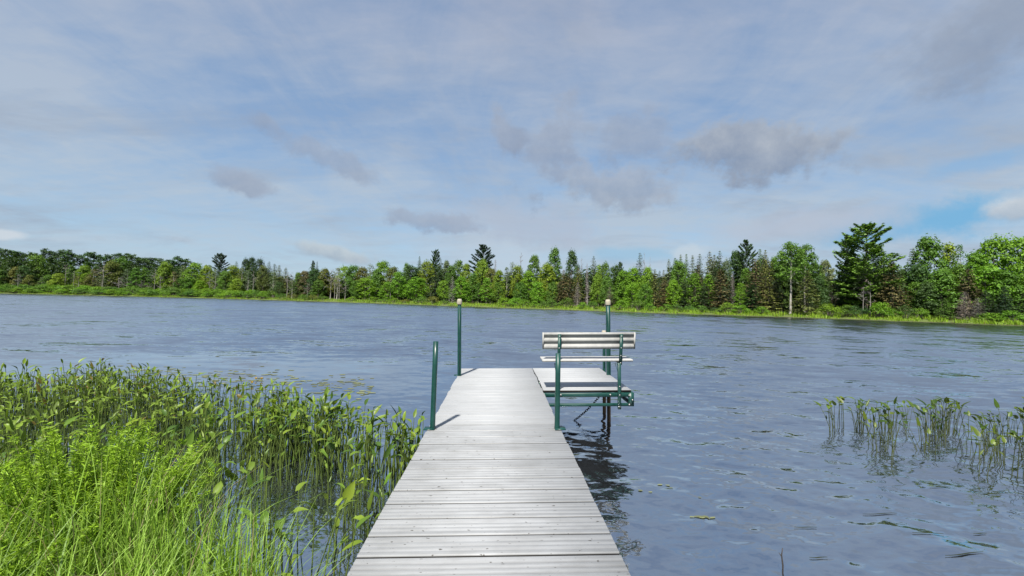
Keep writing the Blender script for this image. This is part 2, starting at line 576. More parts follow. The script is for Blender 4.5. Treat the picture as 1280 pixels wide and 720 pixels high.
def truss_frame(x0, x1, y0, y1):
    """green angle-iron frame under a deck section: two long trusses and cross rails"""
    g = Geo()
    zt, zb = -.036, -.215
    for x in (x0, x1 - .035):
        g.box((x, y0, zt - .05), (x + .035, y1, zt), 0, .004)
        g.box((x, y0, zb), (x + .035, y1, zb + .045), 0, .004)
        n = max(2, int((y1 - y0) / .45))
        for k in range(n):
            ya = y0 + (y1 - y0) * k / n; yb = y0 + (y1 - y0) * (k + 1) / n
            a, b = (zt - .05, zb + .045) if k % 2 else (zb + .045, zt - .05)
            g.tube([(x + .0175, ya + .02, a), (x + .0175, yb - .02, b)], .010, 6)
        for y in (y0, y1 - .05):
            g.box((x + .002, y + .002, zb + .045), (x + .033, y + .05, zt - .05))
    for y in (y0, y1 - .03):
        g.box((x0 + .035, y, zt - .055), (x1 - .035, y + .03, zt - .002), 0, .004)
        g.box((x0 + .035, y, zb + .002), (x1 - .035, y + .03, zb + .04), 0, .004)
    return g


truss_frame(XL - .004, XR + .004, -1.2, 4.470).build('frame', M_green, dock)
truss_frame(XL - .004, XR + .004, 4.474, YE + .004).build('frame', M_green, dock)
pf = truss_frame(PX0 - .004, PX1 + .03, PY0 - .02, YE + .004).build('frame', M_green, dock)
for (x, z) in ((1.70, -.07), (1.70, -.19), (1.742, -.13), (.80, -.06), (1.45, -.06)):
    gb = Geo(); gb.tube([(x, PY0 - .034, z), (x, PY0 - .019, z)], .011, 8)
    gb.build('bolt', M_bolt, pf)
gb = Geo(); gb.box((1.690, PY0 - .026, -.213), (1.762, PY0 - .021, -.038)); gb.build('corner_plate', M_green, pf)


def post(x, y, h, lean=(0, 0), cap=False, zb=-1.6, half=.021, label=None, plate=0):
    """square green tube running down past the deck; a rusty pipe leg below; optional cream cap"""
    g = Geo()
    r = half * math.sqrt(2)
    z0 = -.30
    pts = [(x + lean[0] * z, y + lean[1] * z, z) for z in np.linspace(z0, h, 6)]
    g.tube(pts, r, 4, 0, True, math.pi / 4)
    if cap:   # inner round pipe seam shown as a narrow raised rib on the face
        g.box((x - .006, y - half - .006, .02), (x + .006, y - half - .001, h))
    if plate:
        g.box((x + min(0, plate) * 1 - (.0 if plate < 0 else half), y - .05, .004), (x + max(0, plate) + (half if plate < 0 else 0), y + .045, .012))
    o = g.build('post', M_green, dock)
    if label: o['label'] = label
    if cap:
        c = Geo()
        tx, ty = x + lean[0] * h, y + lean[1] * h
        w = .038
        sect = [(w, 0), (w * 1.03, .006), (w * 1.03, .058), (w * .82, .082), (w * .62, .088)]
        v = []; ns = 12
        for rr, zz in sect:
            for k in range(ns):
                a = 2 * math.pi * k / ns
                sq = 1 / max(abs(math.cos(a)), abs(math.sin(a)))
                v.append((tx + rr * sq * math.cos(a), ty + rr * sq * math.sin(a), h - .03 + zz))
        f = [(i * ns + k, i * ns + (k + 1) % ns, (i + 1) * ns + (k + 1) % ns, (i + 1) * ns + k) for i in range(len(sect) - 1) for k in range(ns)]
        c.add(v, f)
        c.n -= len(v); c.f.append(np.array([list(range(ns))[::-1], [(len(sect) - 1) * ns + k for k in range(ns)]]) + c.n); c.mi.append(np.zeros(2, int)); c.n += len(v)
        c.build('cap', M_cap, o, smooth=False)
    l = Geo()
    l.tube([(x - lean[0] * .3, y - lean[1] * .3, z0 + .05), (x - lean[0] * .3, y, zb)], [.030, .030], 10)
    l.build('leg', M_rust, dock, smooth=True)
    return o


post(-.612, 4.29, .80, (.034, 0), plate=-.075, label='near left green post, short and bare topped')
post(.525, 4.26, .69, (.018, 0), plate=.075, label='near right green post beside the bench')
post(-.628, 7.30, 1.14, (0.0, 0), True, half=.027, plate=-.08, label='tall far left green post with cream cap')
post(1.722, 7.32, 1.13, (-.004, 0), True, half=.029, label='tall far right green post with cream cap')
post(1.79, 7.93, .60, (0, 0), True, half=.021, label='short green post behind the tall right one')

# ------------------------------------------------------------------ bench
bench = empty('bench')
bench.matrix_world = DM @ Matrix.Translation((1.17, 6.07, 0))
tag(bench, 'white slatted bench with green metal brackets standing on the side platform', 'bench')
bx0, bx1 = -.592, .598


def plank(g, x0, x1, y0, z0, w, t, tilt, ribs=True):
    """hollow-backed plank; w runs along the tilt direction, t is its thickness; ribs on the back face"""
    cy, cz = math.cos(tilt), math.sin(tilt)
    prof = [(0, 0), (0, t), (w, t), (w, 0)] if not ribs else \
        [(0, 0), (0, t), (w, t), (w, 0), (w - .022, 0), (w - .028, .016), (w * .60, .016), (w * .57, 0), (w * .44, 0), (w * .41, .016), (.042, .016), (.036, 0)]
    o = [(y0 + a * cy - b * cz, z0 + a * cz + b * cy) for a, b in prof]
    n = len(o)
    v = [(x, a, b) for x in (x0, x1) for a, b in o]
    g.add(v, [(i, n + i, n + (i + 1) % n, (i + 1) % n) for i in range(n)])
    g.n -= len(v)
    g.f.append(np.array([list(range(n)), list(range(2 * n - 1, n - 1, -1))]) + g.n); g.mi.append(np.zeros(2, int)); g.n += len(v)
    if ribs:   # end caps of the plank
        for xa, xb in ((x0 - .006, x0 - .001), (x1 + .001, x1 + .006)):
            pr = [(-.002, -.003), (-.002, t + .002), (w + .002, t + .002), (w + .002, -.003)]
            vv = [(x, y0 + a * cy - b * cz, z0 + a * cz + b * cy) for x in (xa, xb) for a, b in pr]
            g.add(vv, [(0, 1, 2, 3), (7, 6, 5, 4), (0, 4, 5, 1), (1, 5, 6, 2), (2, 6, 7, 3), (3, 7, 4, 0)])


M_bench = metal('white_enamel', (.36, .36, .35), .6, wear=(.25, .24, .21))
g = Geo()
# back: leaning slightly away from the water, hollow face turned to the viewer
t_ = math.radians(97)
cy, cz = math.cos(t_), math.sin(t_)


def bk(a, b):     # a up the back, b towards the sitter
    return (.012 + a * cy + b * cz, .537 + a * cz - b * cy)


w_, tt = .214, .042
prof = [(0, 0), (0, tt), (w_, tt), (w_, 0), (w_ - .03, 0), (w_ - .037, .018), (w_ - .075, .018), (w_ - .082, .003), (w_ - .118, .003), (w_ - .125, .018), (.055, .018), (.048, 0)]
o_ = [bk(a, b) for a, b in prof]
n_ = len(o_)
v_ = [(x, a, b) for x in (bx0, bx1) for a, b in o_]
g.add(v_, [(i, n_ + i, n_ + (i + 1) % n_, (i + 1) % n_) for i in range(n_)])
g.n -= len(v_); g.f.append(np.array([list(range(n_)), list(range(2 * n_ - 1, n_ - 1, -1))]) + g.n); g.mi.append(np.zeros(2, int)); g.n += len(v_)
for xa, xb in ((bx0 - .016, bx0 + .001), (bx1 - .001, bx1 + .016)):
    pr = [bk(*q) for q in ((-.002, -.003), (-.002, tt + .003), (w_ + .002, tt + .003), (w_ + .002, -.003))]
    vv = [(x, a, b) for x in (xa, xb) for a, b in pr]
    g.add(vv, [(0, 1, 2, 3), (7, 6, 5, 4), (0, 4, 5, 1), (1, 5, 6, 2), (2, 6, 7, 3), (3, 7, 4, 0)])
g.build('backrest', M_bench, bench)
g = Geo()
g.box((bx0 - .02, -.02, .374), (bx1 - .02, .160, .402), 0, .006)
g.box((bx0 - .02, .168, .374), (bx1 - .02, .345, .402), 0, .006)
g.build('seat', M_bench, bench)
for sx in (-.395, .415):
    g = Geo()      # upper bracket holding the back
    p0 = np.array([sx - .008, -.026, .335]); p1 = np.array([sx + .006, -.037, .735])
    for k in range(1):
        d = p1 - p0
        a = np.array([.019, 0, 0]); b = np.array([0, .011, 0])
        v = [q + s1 * a + s2 * b for q in (p0, p1) for s1, s2 in ((-1, -1), (1, -1), (1, 1), (-1, 1))]
        g.add(v, [(0, 3, 2, 1), (4, 5, 6, 7), (0, 1, 5, 4), (1, 2, 6, 5), (2, 3, 7, 6), (3, 0, 4, 7)])
    g.box((sx - .022, -.016, .345), (sx + .012, .33, .372), 0, .003)          # rail below the seat
    br = g.build('bracket', M_green, bench)
    for t in (.06, .3, .55, .93):
        q = p0 + d * t
        g = Geo(); g.tube([q + (0, -.018, 0), q + (0, -.0115, 0)], .0085, 8)
        g.build('bolt', M_bolt, br)
    g = Geo()      # leg bolted to the outside of the platform frame
    g.box((sx - .052, -.075, -.235), (sx - .012, -.040, .362), 0, .004)
    g.box((sx - .052, -.075, .330), (sx - .012, -.017, .3445), 0, .003)
    # small gusset under the seat
    v = [(sx - .050, -.038, .25), (sx - .050, .10, .343), (sx - .050, -.038, .343), (sx - .044, -.038, .25), (sx - .044, .10, .343), (sx - .044, -.038, .343)]
    g.add(v, [(0, 1, 4, 3), (1, 2, 5, 4), (2, 0, 3, 5)])
    lg = g.build('leg', M_green, bench)
    for z in (-.20, -.05, .06):
        g = Geo(); g.tube([(sx - .032, -.083, z), (sx - .032, -.074, z)], .009, 8)
        g.build('bolt', M_bolt, lg)

# ------------------------------------------------------------------ chain under the platform
g = Geo()
A = np.array([1.66, 7.24, -.20]); B = np.array([1.10, 7.36, -.78])
nl = 26
for k in range(nl):
    t0, t1 = k / nl, (k + 1.35) / nl
    sag = lambda t: np.array([0, 0, -.05 * math.sin(math.pi * min(t, 1))])
    a = A + (B - A) * t0 + sag(t0); b = A + (B - A) * t1 + sag(t1)
    d = (b - a); L = np.linalg.norm(d); d /= L
    s = np.cross(d, (0, 1, 0)) if k % 2 else np.array([0, 1.0, 0])
    s = s / np.linalg.norm(s) * .011
    ring = [a + s, a + d * L * .5 + s * 1.15, b + s, b + d * .004, b - s, a + d * L * .5 - s * 1.15, a - s, a - d * .004, a + s]
    g.tube(ring, .0042, 6, 0, False)
ch = g.build('chain', M_dark)
ch.matrix_world = DM
tag(ch, 'dark rusty brace chain slanting from the platform leg into the water', 'chain')

# ------------------------------------------------------------------ plants in the water
def blade_leaf(g, base, direc, up, L, Wd, droop, heart, mi, rs):
    """a pointed leaf folded along its rib; heart widens the lobes at the base"""
    direc = direc / np.linalg.norm(direc)
    side = np.cross(direc, up); side /= np.linalg.norm(side) + 1e-9
    nr = np.cross(side, direc)
    ts = np.array([0, .12, .35, .65, 1.0])
    ws = np.array([.55 if heart else .2, 1.0 if heart else .72, .92, .55, .02]) * Wd * .5
    rows = []
    for t, w in zip(ts, ws):
        c = base + direc * L * t - np.array([0, 0, 1]) * droop * L * t * t
        back = -direc * (L * .12 if (heart and t == 0) else 0)
        rows += [c + side * w + nr * w * .45 + back, c, c - side * w + nr * w * .45 + back]
    f = []
    for k in range(4):
        a = k * 3
        f += [(a, a + 1, a + 4, a + 3), (a + 1, a + 2, a + 5, a + 4)]
    g.add(rows, f, mi)


def water_plant(seed, heart, wide=1.25, ll=.8):
    rs = np.random.RandomState(seed)
    gs, gl = Geo(), Geo()
    for k in range(rs.randint(2, 5) if not heart else rs.randint(2, 4)):
        b = np.array([rs.normal(0, .035), rs.normal(0, .035), -.12])
        h = rs.uniform(.34, .58)
        az = rs.uniform(0, 2 * math.pi)
        ln = rs.uniform(.02, .13)
        out = np.array([math.cos(az), math.sin(az), 0])
        pts = [b + out * ln * t * t + np.array([0, 0, (h + .12) * t]) for t in (0, .4, .75, 1.0)]
        gs.tube(pts, [.0052, .005, .004, .003], 4, 0, False)
        el = rs.uniform(.25, 1.35) if not heart else rs.uniform(.45, 1.35)
        a2 = az + rs.normal(0, .6)
        d = np.array([math.cos(a2) * math.cos(el), math.sin(a2) * math.cos(el), math.sin(el)])
        blade_leaf(gl, pts[-1], d, np.array([0, 0, 1.0]) + out * .3, (ll if heart else 1) * rs.uniform(.12, .19), rs.uniform(.030, .050) * (wide if heart else 1), rs.uniform(.1, .6), heart, 0, rs)
        if rs.rand() < .45:     # a lower, younger leaf
            tp = pts[2] * .6 + pts[1] * .4
            a3 = rs.uniform(0, 6.28); e3 = rs.uniform(.6, 1.3)
            d = np.array([math.cos(a3) * math.cos(e3), math.sin(a3) * math.cos(e3), math.sin(e3)])
            blade_leaf(gl, tp, d, np.array([0.3, 0, 1.0]), rs.uniform(.07, .13), rs.uniform(.018, .032), .2, False, 0, rs)
    return gs, gl


def reed_proto(nm, seed, heart, wide=1.25, ll=.8, stem=None):
    gs, gl = water_plant(seed, heart, wide, ll)
    return gs.mesh(nm + '_stem', [stem or M_stem]), gl.mesh(nm + '_leaf', [M_reedleaf]), gs, gl


P_pick = [reed_proto('pickerelweed', 100 + i, i >= 13) for i in range(18)]
P_arrow = [reed_proto('arrowhead', 300 + i, i % 4 != 0, 1.5, 1.0, M_stem2) for i in range(10)]


def place_plant(nm, proto, x, y, rz, sc, col, label, cat, group, lean=(0, 0)):
    o = bpy.data.objects.new(nm, proto[0]); COL.objects.link(o)
    o.location = (x, y, 0); o.rotation_euler = (lean[0], lean[1], rz); o.scale = (sc,) * 3
    o.color = (*col, 1)
    tag(o, label, cat, group)
    c = bpy.data.objects.new('foliage', proto[1]); COL.objects.link(c); c.parent = o
    c.color = (*col, 1)
    return o


def reed_col(rs):
    t = rs.rand()
    a = np.array([.085, .17, .024]); b = np.array([.17, .235, .03]); c = np.array([.066, .13, .026])
    return a * (1 - t) + b * t if rs.rand() < .75 else c


FX = [-14, -8.4, -7.7, -6, -4.8, -2.75, -2.45, -1.55, -.98, -.75]
FY = [8.0, 7.7, 8.3, 7.9, 7.1, 6.55, 6.0, 5.55, 5.0, 4.3]
rs = np.random.RandomState(21)
pts = []
while len(pts) < 1150:
    x = rs.uniform(-11.5, -.84); y = rs.uniform(2.0, 8.4)
    if x / y < -1.28: continue
    yf = np.interp(x, FX, FY) + .25 * math.sin(x * 5) + .15 * math.sin(x * 11 + 1)
    d = near_in(x, y)
    if y > yf or d > -.12: continue
    dens = 1.0
    if x > -2.3 and y < 4.4: dens = .58 + .2 * math.sin(x * 4 + y * 3)
    elif y < 5.2 and x > -4: dens = .62
    if yf - y < .9: dens *= 1.0
    else: dens *= .40
    dens *= .7 + .5 * math.sin(x * 1.9 + 1.3 * y) * math.sin(y * 2.3 - x * .8)
    if rs.rand() > dens: continue
    pts.append((x, y))
pts.sort(key=lambda p: p[0] ** 2 + p[1] ** 2)


def left_region(x, y):
    px = 640 + x / y * F
    if px > 455 and y > 4.0: return 'leafy water plant on a thin stem, close beside the left edge of the dock', 'pickerelweed beside the dock edge'
    if px > 380: return 'broad leaved water plant in open water between the bank grass and the dock', 'pickerelweed between grass and dock'
    if y > 4.2: return 'slender water plant in the thick bed behind the tall grass tuft', 'pickerelweed behind the grass tuft'
    if px > 200: return 'green water plant rising just past the tip of the bank grass', 'pickerelweed at the bank grass tip'
    return 'green water plant rising behind the feathery bush on the left bank', 'pickerelweed behind the feathery bush'


for k, (x, y) in enumerate(pts[:300]):
    lb, gp = left_region(x, y)
    place_plant('pickerelweed_plant', P_pick[rs.randint(13) if (y > 4.3 or rs.rand() < .72) else rs.randint(13, 18)], x, y, rs.uniform(0, 6.28), rs.uniform(.85, 1.2), reed_col(rs), lb, 'water plant', gp,
                (rs.normal(0, .07), rs.normal(0, .07)))
gs, gl = Geo(), Geo()
for (x, y) in pts[300:]:
    pr = P_pick[rs.randint(13)]
    a = rs.uniform(0, 6.28); sc = rs.uniform(.68, 1.12)
    rot = np.array([[math.cos(a), -math.sin(a), 0], [math.sin(a), math.cos(a), 0], [rs.normal(0, .08), rs.normal(0, .08), 1]]) * sc
    for src, dst in ((pr[2], gs), (pr[3], gl)):
        V = np.concatenate(src.v) @ rot.T + np.array([x, y, 0])
        f4 = np.concatenate([f for f in src.f if f.shape[1] == 4])
        dst.add(V, f4)
bed = gs.build('pickerelweed_bed', M_stem)
tag(bed, 'dense bed of green water plants filling the shallows on the left', 'water plants', kind='stuff')
bl = gl.build('foliage', M_reedleaf, bed); bl.color = (.135, .21, .028, 1)

# right-hand patch
rs = np.random.RandomState(5)
n = 0
while n < 108:
    x = rs.uniform(4.6, 8.4); y = rs.uniform(5.15, 7.5)
    if x / y > 1.25: continue
    px = 640 + x / y * F
    lim = np.interp(px, [1035, 1070, 1120, 1180, 1250, 1300], [6.9, 6.5, 5.75, 5.6, 5.1, 5.1])
    if y < lim or (px < 1040): continue
    if px < 1075 and rs.rand() < .6: continue
    if .5 + .5 * math.sin(px * .055 + 1.2) * math.sin(y * 4) < rs.rand() * .75: continue
    if y < 5.9 and rs.rand() < .55: continue
    if px < 1110: lb = 'arrowhead plant at the thin left tip of the right-hand water plant patch'
    elif px < 1190 and y < 6.3: lb = 'arrowhead plant on the near side of the right patch, left of its middle'
    elif px < 1190: lb = 'arrowhead plant at the back of the right patch, left of its middle'
    elif y < 6.0: lb = 'arrowhead plant on the near right side of the right-hand patch'
    else: lb = 'arrowhead plant in the crowded right rear of the right-hand patch'
    place_plant('arrowhead_plant', P_arrow[rs.randint(10)], x, y, rs.uniform(0, 6.28), rs.uniform(.6, .95), reed_col(rs) * .6, lb, 'water plant', 'arrowhead plants, ' + lb.split(' ', 2)[2],
                (rs.normal(0, .08), rs.normal(0, .08)))
    n += 1

# ------------------------------------------------------------------ grass of the near bank
def blades(g, x, y, z, h, w, az, bend, rs, seg=5, mi=0):
    n = len(x)
    t = np.linspace(0, 1, seg + 1)
    out = np.stack([np.cos(az), np.sin(az), np.zeros(n)], -1)
    sd = np.stack([-np.sin(az), np.cos(az), np.zeros(n)], -1)
    tw = rs.uniform(-.9, .9, n)
    sd = sd * np.cos(tw)[:, None] + out * np.sin(tw)[:, None]
    P = np.stack([x, y, z], -1)
    rows = []
    for k in t:
        c = P + out * (bend * h * k ** 2.0)[:, None] + np.array([0, 0, 1.0]) * (h * (k - .38 * np.minimum(bend, 1.4) * k ** 2.6))[:, None]
        ww = (w * (1 - k ** 1.8) * .5 + .0004)[:, None]
        rows += [c - sd * ww, c + sd * ww]
    V = np.stack(rows, 1)
    base = np.arange(n)[:, None, None] * (2 * (seg + 1))
    q = np.array([[2 * k, 2 * k + 1, 2 * k + 3, 2 * k + 2] for k in range(seg)])[None]
    g.add(V.reshape(-1, 3), (base + q).reshape(-1, 4), mi)


rs = np.random.RandomState(11)
g = Geo()
X = rs.uniform(-7.5, -.6, 60000); Y = rs.uniform(.5, 4.4, 60000)
d = near_in(X, Y)
clump = .5 + .5 * np.sin(X * 3.1 + 2 * np.sin(Y * 2.3)) * np.sin(Y * 3.7 + 1.5 * np.sin(X * 2.1))
ok = (d > -.12) & (X / np.maximum(Y, .1) > -1.9) & (rs.rand(60000) < .9 * (.45 + .75 * clump)) & (rs.rand(60000) < np.clip(.35 + d * 1.4, 0, 1))
# keep a clear strip beside the dock
ok &= (X < -.8) & (np.hypot(X + 2.42, Y - 2.72) > .42)
X, Y, clump, d = X[ok], Y[ok], clump[ok], d[ok]
n = len(X)
tall = np.exp(-((X + 1.85) / .5) ** 2 - ((Y - 2.55) / .5) ** 2)
hh = rs.uniform(.40, .86, n) * (.72 + .45 * clump) * np.interp(d, [-.15, .6], [.85, 1.0]) + .34 * tall * rs.rand(n)
blades(g, X, Y, ground_z(X, Y) - .03, hh, rs.uniform(.004, .011, n), rs.uniform(0, 6.28, n), np.abs(rs.normal(.26, .26, n)) + .05, rs)
# a few broad arching blades in front
k = 300
Xb = rs.uniform(-3.6, -1.2, k); Yb = rs.uniform(1.0, 2.3, k)
okb = near_in(Xb, Yb) > .1
Xb, Yb = Xb[okb], Yb[okb]
k = len(Xb)
blades(g, Xb, Yb, ground_z(Xb, Yb) - .03, rs.uniform(.45, .8, k), rs.uniform(.009, .016, k), rs.uniform(0, 6.28, k), rs.uniform(.35, 1.1, k), rs, 8, 1)
tag(g.build('grass', [M_grass, M_grass2]), 'tall bright green grass growing on the near bank', 'grass', kind='stuff')


def feather_bush(name, x, y, h, w, col, seed, label, nst=34):
    """many thin stems, each with rows of narrow leaflets"""
    rs = np.random.RandomState(seed)
    o = empty(name, (x, y, float(ground_z(x, y)) - .03))
    tag(o, label, 'bush')
    gs, gl = Geo(), Geo()
    for s in range(nst):
        az = rs.uniform(0, 6.28); sp = rs.uniform(.05, 1) ** .7
        hz = h * rs.uniform(.62, 1.0) * (1 - .35 * sp ** 2)
        b = np.array([math.cos(az), math.sin(az), 0]) * w * .12 * sp
        tp = np.array([math.cos(az), math.sin(az), 0]) * w * .5 * sp + np.array([0, 0, hz])
        md = (b + tp) * .5 + np.array([0, 0, h * .08])
        T = np.linspace(0, 1, 7)[:, None]
        P = b * (1 - T) ** 2 + 2 * md * T * (1 - T) + tp * T ** 2
        gs.tube(P, np.linspace(.004, .0015, 7), 4, 0, False)
        nl = 270
        t = rs.uniform(.18, 1.02, nl)[:, None]
        C = b * (1 - t) ** 2 + 2 * md * t * (1 - t) + tp * t ** 2
        ax = tp - b; ax /= np.linalg.norm(ax)
        dr = rs.normal(size=(nl, 3)); dr[:, 2] = np.abs(dr[:, 2]) * .5 + .25
        dr /= np.linalg.norm(dr, axis=1)[:, None]
        ln = rs.uniform(.028, .06, nl) * (1.15 - .45 * t[:, 0])
        gl.leaves(C + dr * ln[:, None] * .55, np.cross(dr, rs.normal(size=(nl, 3))) + np.array([0, 0, .6]), ln, .17, 0, rs, dr)
    gs.build('stem', M_stem, o)
    f = gl.build('foliage', M_fern, o); f.color = (*col, 1)
    return o


feather_bush('feathery_bush', -2.42, 2.72, 1.06, 1.35, (0.240, 0.396, 0.034), 1, 'large feathery yellow-green bush in the grass of the left bank', 170)
feather_bush('feathery_bush', -2.05, 1.85, .72, .6, (0.187, 0.316, 0.025), 2, 'low pale feathery bush in front of the large one, at the left photo edge', 26)
feather_bush('feathery_bush', -1.06, 1.95, .45, .5, (0.154, 0.289, 0.025), 3, 'small feathery bush at the water edge by the dock foot', 24)
feather_bush('feathery_bush', -3.35, 2.95, .75, .8, (0.145, 0.256, 0.017), 4, 'mid green feathery bush at the left photo edge behind the grass', 34)

# ------------------------------------------------------------------ trees: models
def limbs(g, H, base, tips, r0, rs, mi=0, bend=.25):
    for tp in tips:
        zt = tp[2]
        z0 = np.clip(zt - np.hypot(tp[0], tp[1]) * rs.uniform(.5, 1.1), H * base * .8, H * .9)
        a = np.array([0, 0, z0]); T = np.linspace(0, 1, 5)[:, None]
        P = a * (1 - T) + tp * T + np.array([0, 0, 1]) * (T * (1 - T)) * rs.uniform(-.2, .9) + rs.normal(0, .08, (5, 3)) * T
        g.tube(P, np.linspace(r0 * .38 * (1 - z0 / H * .7), .02, 5), 5, mi, False)


def trunk(g, H, r, rs, lean=.03, top=.95, mi=0):
    T = np.linspace(0, 1, 10)
    off = np.cumsum(rs.normal(0, lean, (10, 2)), 0); off[0] = 0
    P = np.stack([off[:, 0], off[:, 1], T * H * top], -1)
    rad = r * (1 - .86 * T) + r * .5 * np.exp(-T * 22)
    g.tube(P, rad, 7, mi, False)


def leafy(seed, H=12.0, W=8.0, base=.10, nl=64, per=85, lobe=.15, leaf=.36, shape=1.0, stems=1):
    rs = np.random.RandomState(seed)
    gt, gl = Geo(), Geo()
    for s in range(stems):
        trunk(gt, H, .17, rs, .05)
    ga = 2.399963
    cs = []
    for k in range(nl):
        t = (k + rs.rand()) / nl                       # height through the crown
        prof = math.sin(math.pi * min(1, .16 + .80 * t ** .85)) ** .75     # rounded outline
        if shape != 1.0: prof *= np.interp(t, [0, .35, 1], [1, 1, 1 / shape])
        r = W * .42 * prof * (rs.uniform(.35, 1.0) ** .5) * rs.uniform(.8, 1.12)
        az = k * ga + rs.normal(0, .5)
        cs.append((math.cos(az) * r, math.sin(az) * r, H * (base + (1 - base) * (.06 + .90 * t)) + rs.normal(0, .15)))
    cs = np.array(cs)
    limbs(gt, H, base, cs[rs.choice(nl, min(nl, 24), False)], .17, rs)
    for c in cs:
        lr = W * lobe * rs.uniform(.6, 1.25)
        m_ = int(per * rs.uniform(.7, 1.3))
        u = rs.normal(size=(m_, 3)); u[:, 2] = np.abs(u[:, 2]) * 1.0 - .35
        u /= np.linalg.norm(u, axis=1)[:, None]
        rad = rs.uniform(.4, 1.15, m_)[:, None]
        q = c + u * rad * np.array([lr, lr, lr * .75])
        q[:, 2] -= .25 * ((q[:, 0] - c[0]) ** 2 + (q[:, 1] - c[1]) ** 2) / (lr + .1)
        nn = u * .9 + np.array([0, 0, .6]) + rs.normal(0, .4, (m_, 3))
        gl.leaves(q, nn, rs.uniform(.6, 1.3, m_) * leaf, .75, 0, rs)
    return gt, gl


def spruce(seed, H=12.0, W=4.6, dens=1.0, droop=.28, start=.04, power=.72, dead=False):
    rs = np.random.RandomState(seed)
    gt, gl = Geo(), Geo()
    trunk(gt, H, .13, rs, .015, 1.0)
    z = H * start
    while z < H * .99:
        fz = z / H
        L0 = W * .5 * (1 - fz) ** power + .2
        nb = rs.randint(5, 8)
        a0 = rs.uniform(0, 6.28)
        for b in range(nb):
            az = a0 + b * 6.283 / nb + rs.normal(0, .2)
            L = L0 * rs.uniform(.62, 1.15)
            o = np.array([math.cos(az), math.sin(az), 0]); s = np.array([-math.sin(az), math.cos(az), 0])
            T = np.linspace(0, 1, 4)[:, None]
            P = np.array([0, 0, z]) + o * L * T + np.array([0, 0, 1]) * L * (-droop * T + .16 * T ** 2)
            gt.tube(P, np.linspace(.03, .008, 4), 3, 0, False)
            m_ = int((11 if not dead else 7) * dens * (L / 1.2 + .45))
            if rs.rand() < .06: continue
            t = rs.uniform(.12, 1.05, m_)
            lat = rs.uniform(-1, 1, m_) * .30 * L * (1.1 - t)
            q = np.array([0, 0, z]) + o * (L * t)[:, None] + s * lat[:, None] + np.array([0, 0, 1]) * (L * (-droop * t + .16 * t ** 2) - np.abs(lat) * .25 + rs.normal(0, .05, m_))[:, None]
            nn = np.array([0, 0, 1.0]) + o * .35 + rs.normal(0, .35, (m_, 3))
            dr = o + s * np.sign(lat)[:, None] * .7 + rs.normal(0, .25, (m_, 3)) + np.array([0, 0, -.3])
            gl.leaves(q, nn, rs.uniform(.30, .55, m_) * (1.05 - .5 * fz) * (1 if not dead else .8), .38 if not dead else .10, 0, rs, dr)
        z += H / 34 * rs.uniform(.7, 1.3) * (1.25 - .5 * fz)
    return gt, gl


def pine(seed, H=15.0, W=7.0, start=.13, nw=17):
    """white pine: tiers of long flat boughs with gaps, tips turned up"""
    rs = np.random.RandomState(seed)
    gt, gl = Geo(), Geo()
    trunk(gt, H, .2, rs, .02, .99)
    for k in range(nw):
        fz = start + (1 - start) * (k / (nw - 1)) ** .95
        z = H * min(fz, .985)
        u = (fz - start) / (1 - start)
        L0 = W * .5 * np.interp(u, [0, .2, .5, .8, 1], [.7, 1.0, .95, .62, .2])
        nb = rs.randint(6, 9)
        a0 = rs.uniform(0, 6.28)
        for b in range(nb):
            az = a0 + b * 6.283 / nb + rs.normal(0, .3)
            L = L0 * rs.uniform(.5, 1.2)
            zz = z + rs.normal(0, .18)
            o = np.array([math.cos(az), math.sin(az), 0]); s = np.array([-math.sin(az), math.cos(az), 0])
            rise = np.interp(u, [0, 1], [.02, .75])
            f_ = lambda t: L * (rise * t + .14 * t ** 2)
            T = np.linspace(0, 1, 5)
            P = np.array([0, 0, zz]) + o * (L * T)[:, None] + np.array([0, 0, 1]) * f_(T)[:, None]
            gt.tube(P, np.linspace(.05, .012, 5), 4, 0, False)
            m_ = int(78 * (L / 2 + .35))
            t = rs.beta(2.4, 1.2, m_) * .85 + .2
            lat = rs.normal(0, .20, m_) * L * np.minimum(1.2 - t * .75, .6)
            q = np.array([0, 0, zz]) + o * (L * t)[:, None] + s * lat[:, None] + np.array([0, 0, 1]) * (f_(t) + rs.normal(.06, .10, m_))[:, None]
            nn = np.array([0, 0, 1.0]) + rs.normal(0, .5, (m_, 3))
            dr = o * .8 + s * np.sign(lat)[:, None] * .5 + np.array([0, 0, .45]) + rs.normal(0, .35, (m_, 3))
            gl.leaves(q, nn, rs.uniform(.28, .5, m_), .45, 0, rs, dr)
    return gt, gl


def redpine(seed, H=17.0, W=4.6, start=.45):
    """tall bare stem carrying an open crown of round needle tufts"""
    rs = np.random.RandomState(seed)
    gt, gl = Geo(), Geo()
    trunk(gt, H, .17, rs, .05, .97)
    nt_ = 24
    for k in range(nt_):
        u = (k + rs.rand()) / nt_
        z = H * (start + (1 - start) * u * .97)
        az = rs.uniform(0, 6.28)
        L = W * .5 * np.interp(u, [0, .3, .75, 1], [.65, 1, .8, .15]) * rs.uniform(.35, 1.1)
        c = np.array([math.cos(az) * L, math.sin(az) * L, z + L * .25])
        gt.tube([(0, 0, z - .15), c * (.5, .5, 1) - (0, 0, .12), c], [.05, .035, .015], 4, 0, False)
        m_ = 75
        d = rs.normal(size=(m_, 3)); d /= np.linalg.norm(d, axis=1)[:, None]
        rr = rs.uniform(.2, 1.0, m_)[:, None] * W * .19
        q = c + d * rr * np.array([1, 1, .8])
        gl.leaves(q, np.cross(d, rs.normal(size=(m_, 3))) + np.array([0, 0, .8]), rs.uniform(.35, .6, m_), .4, 0, rs, d + np.array([0, 0, .3]))
    return gt, gl


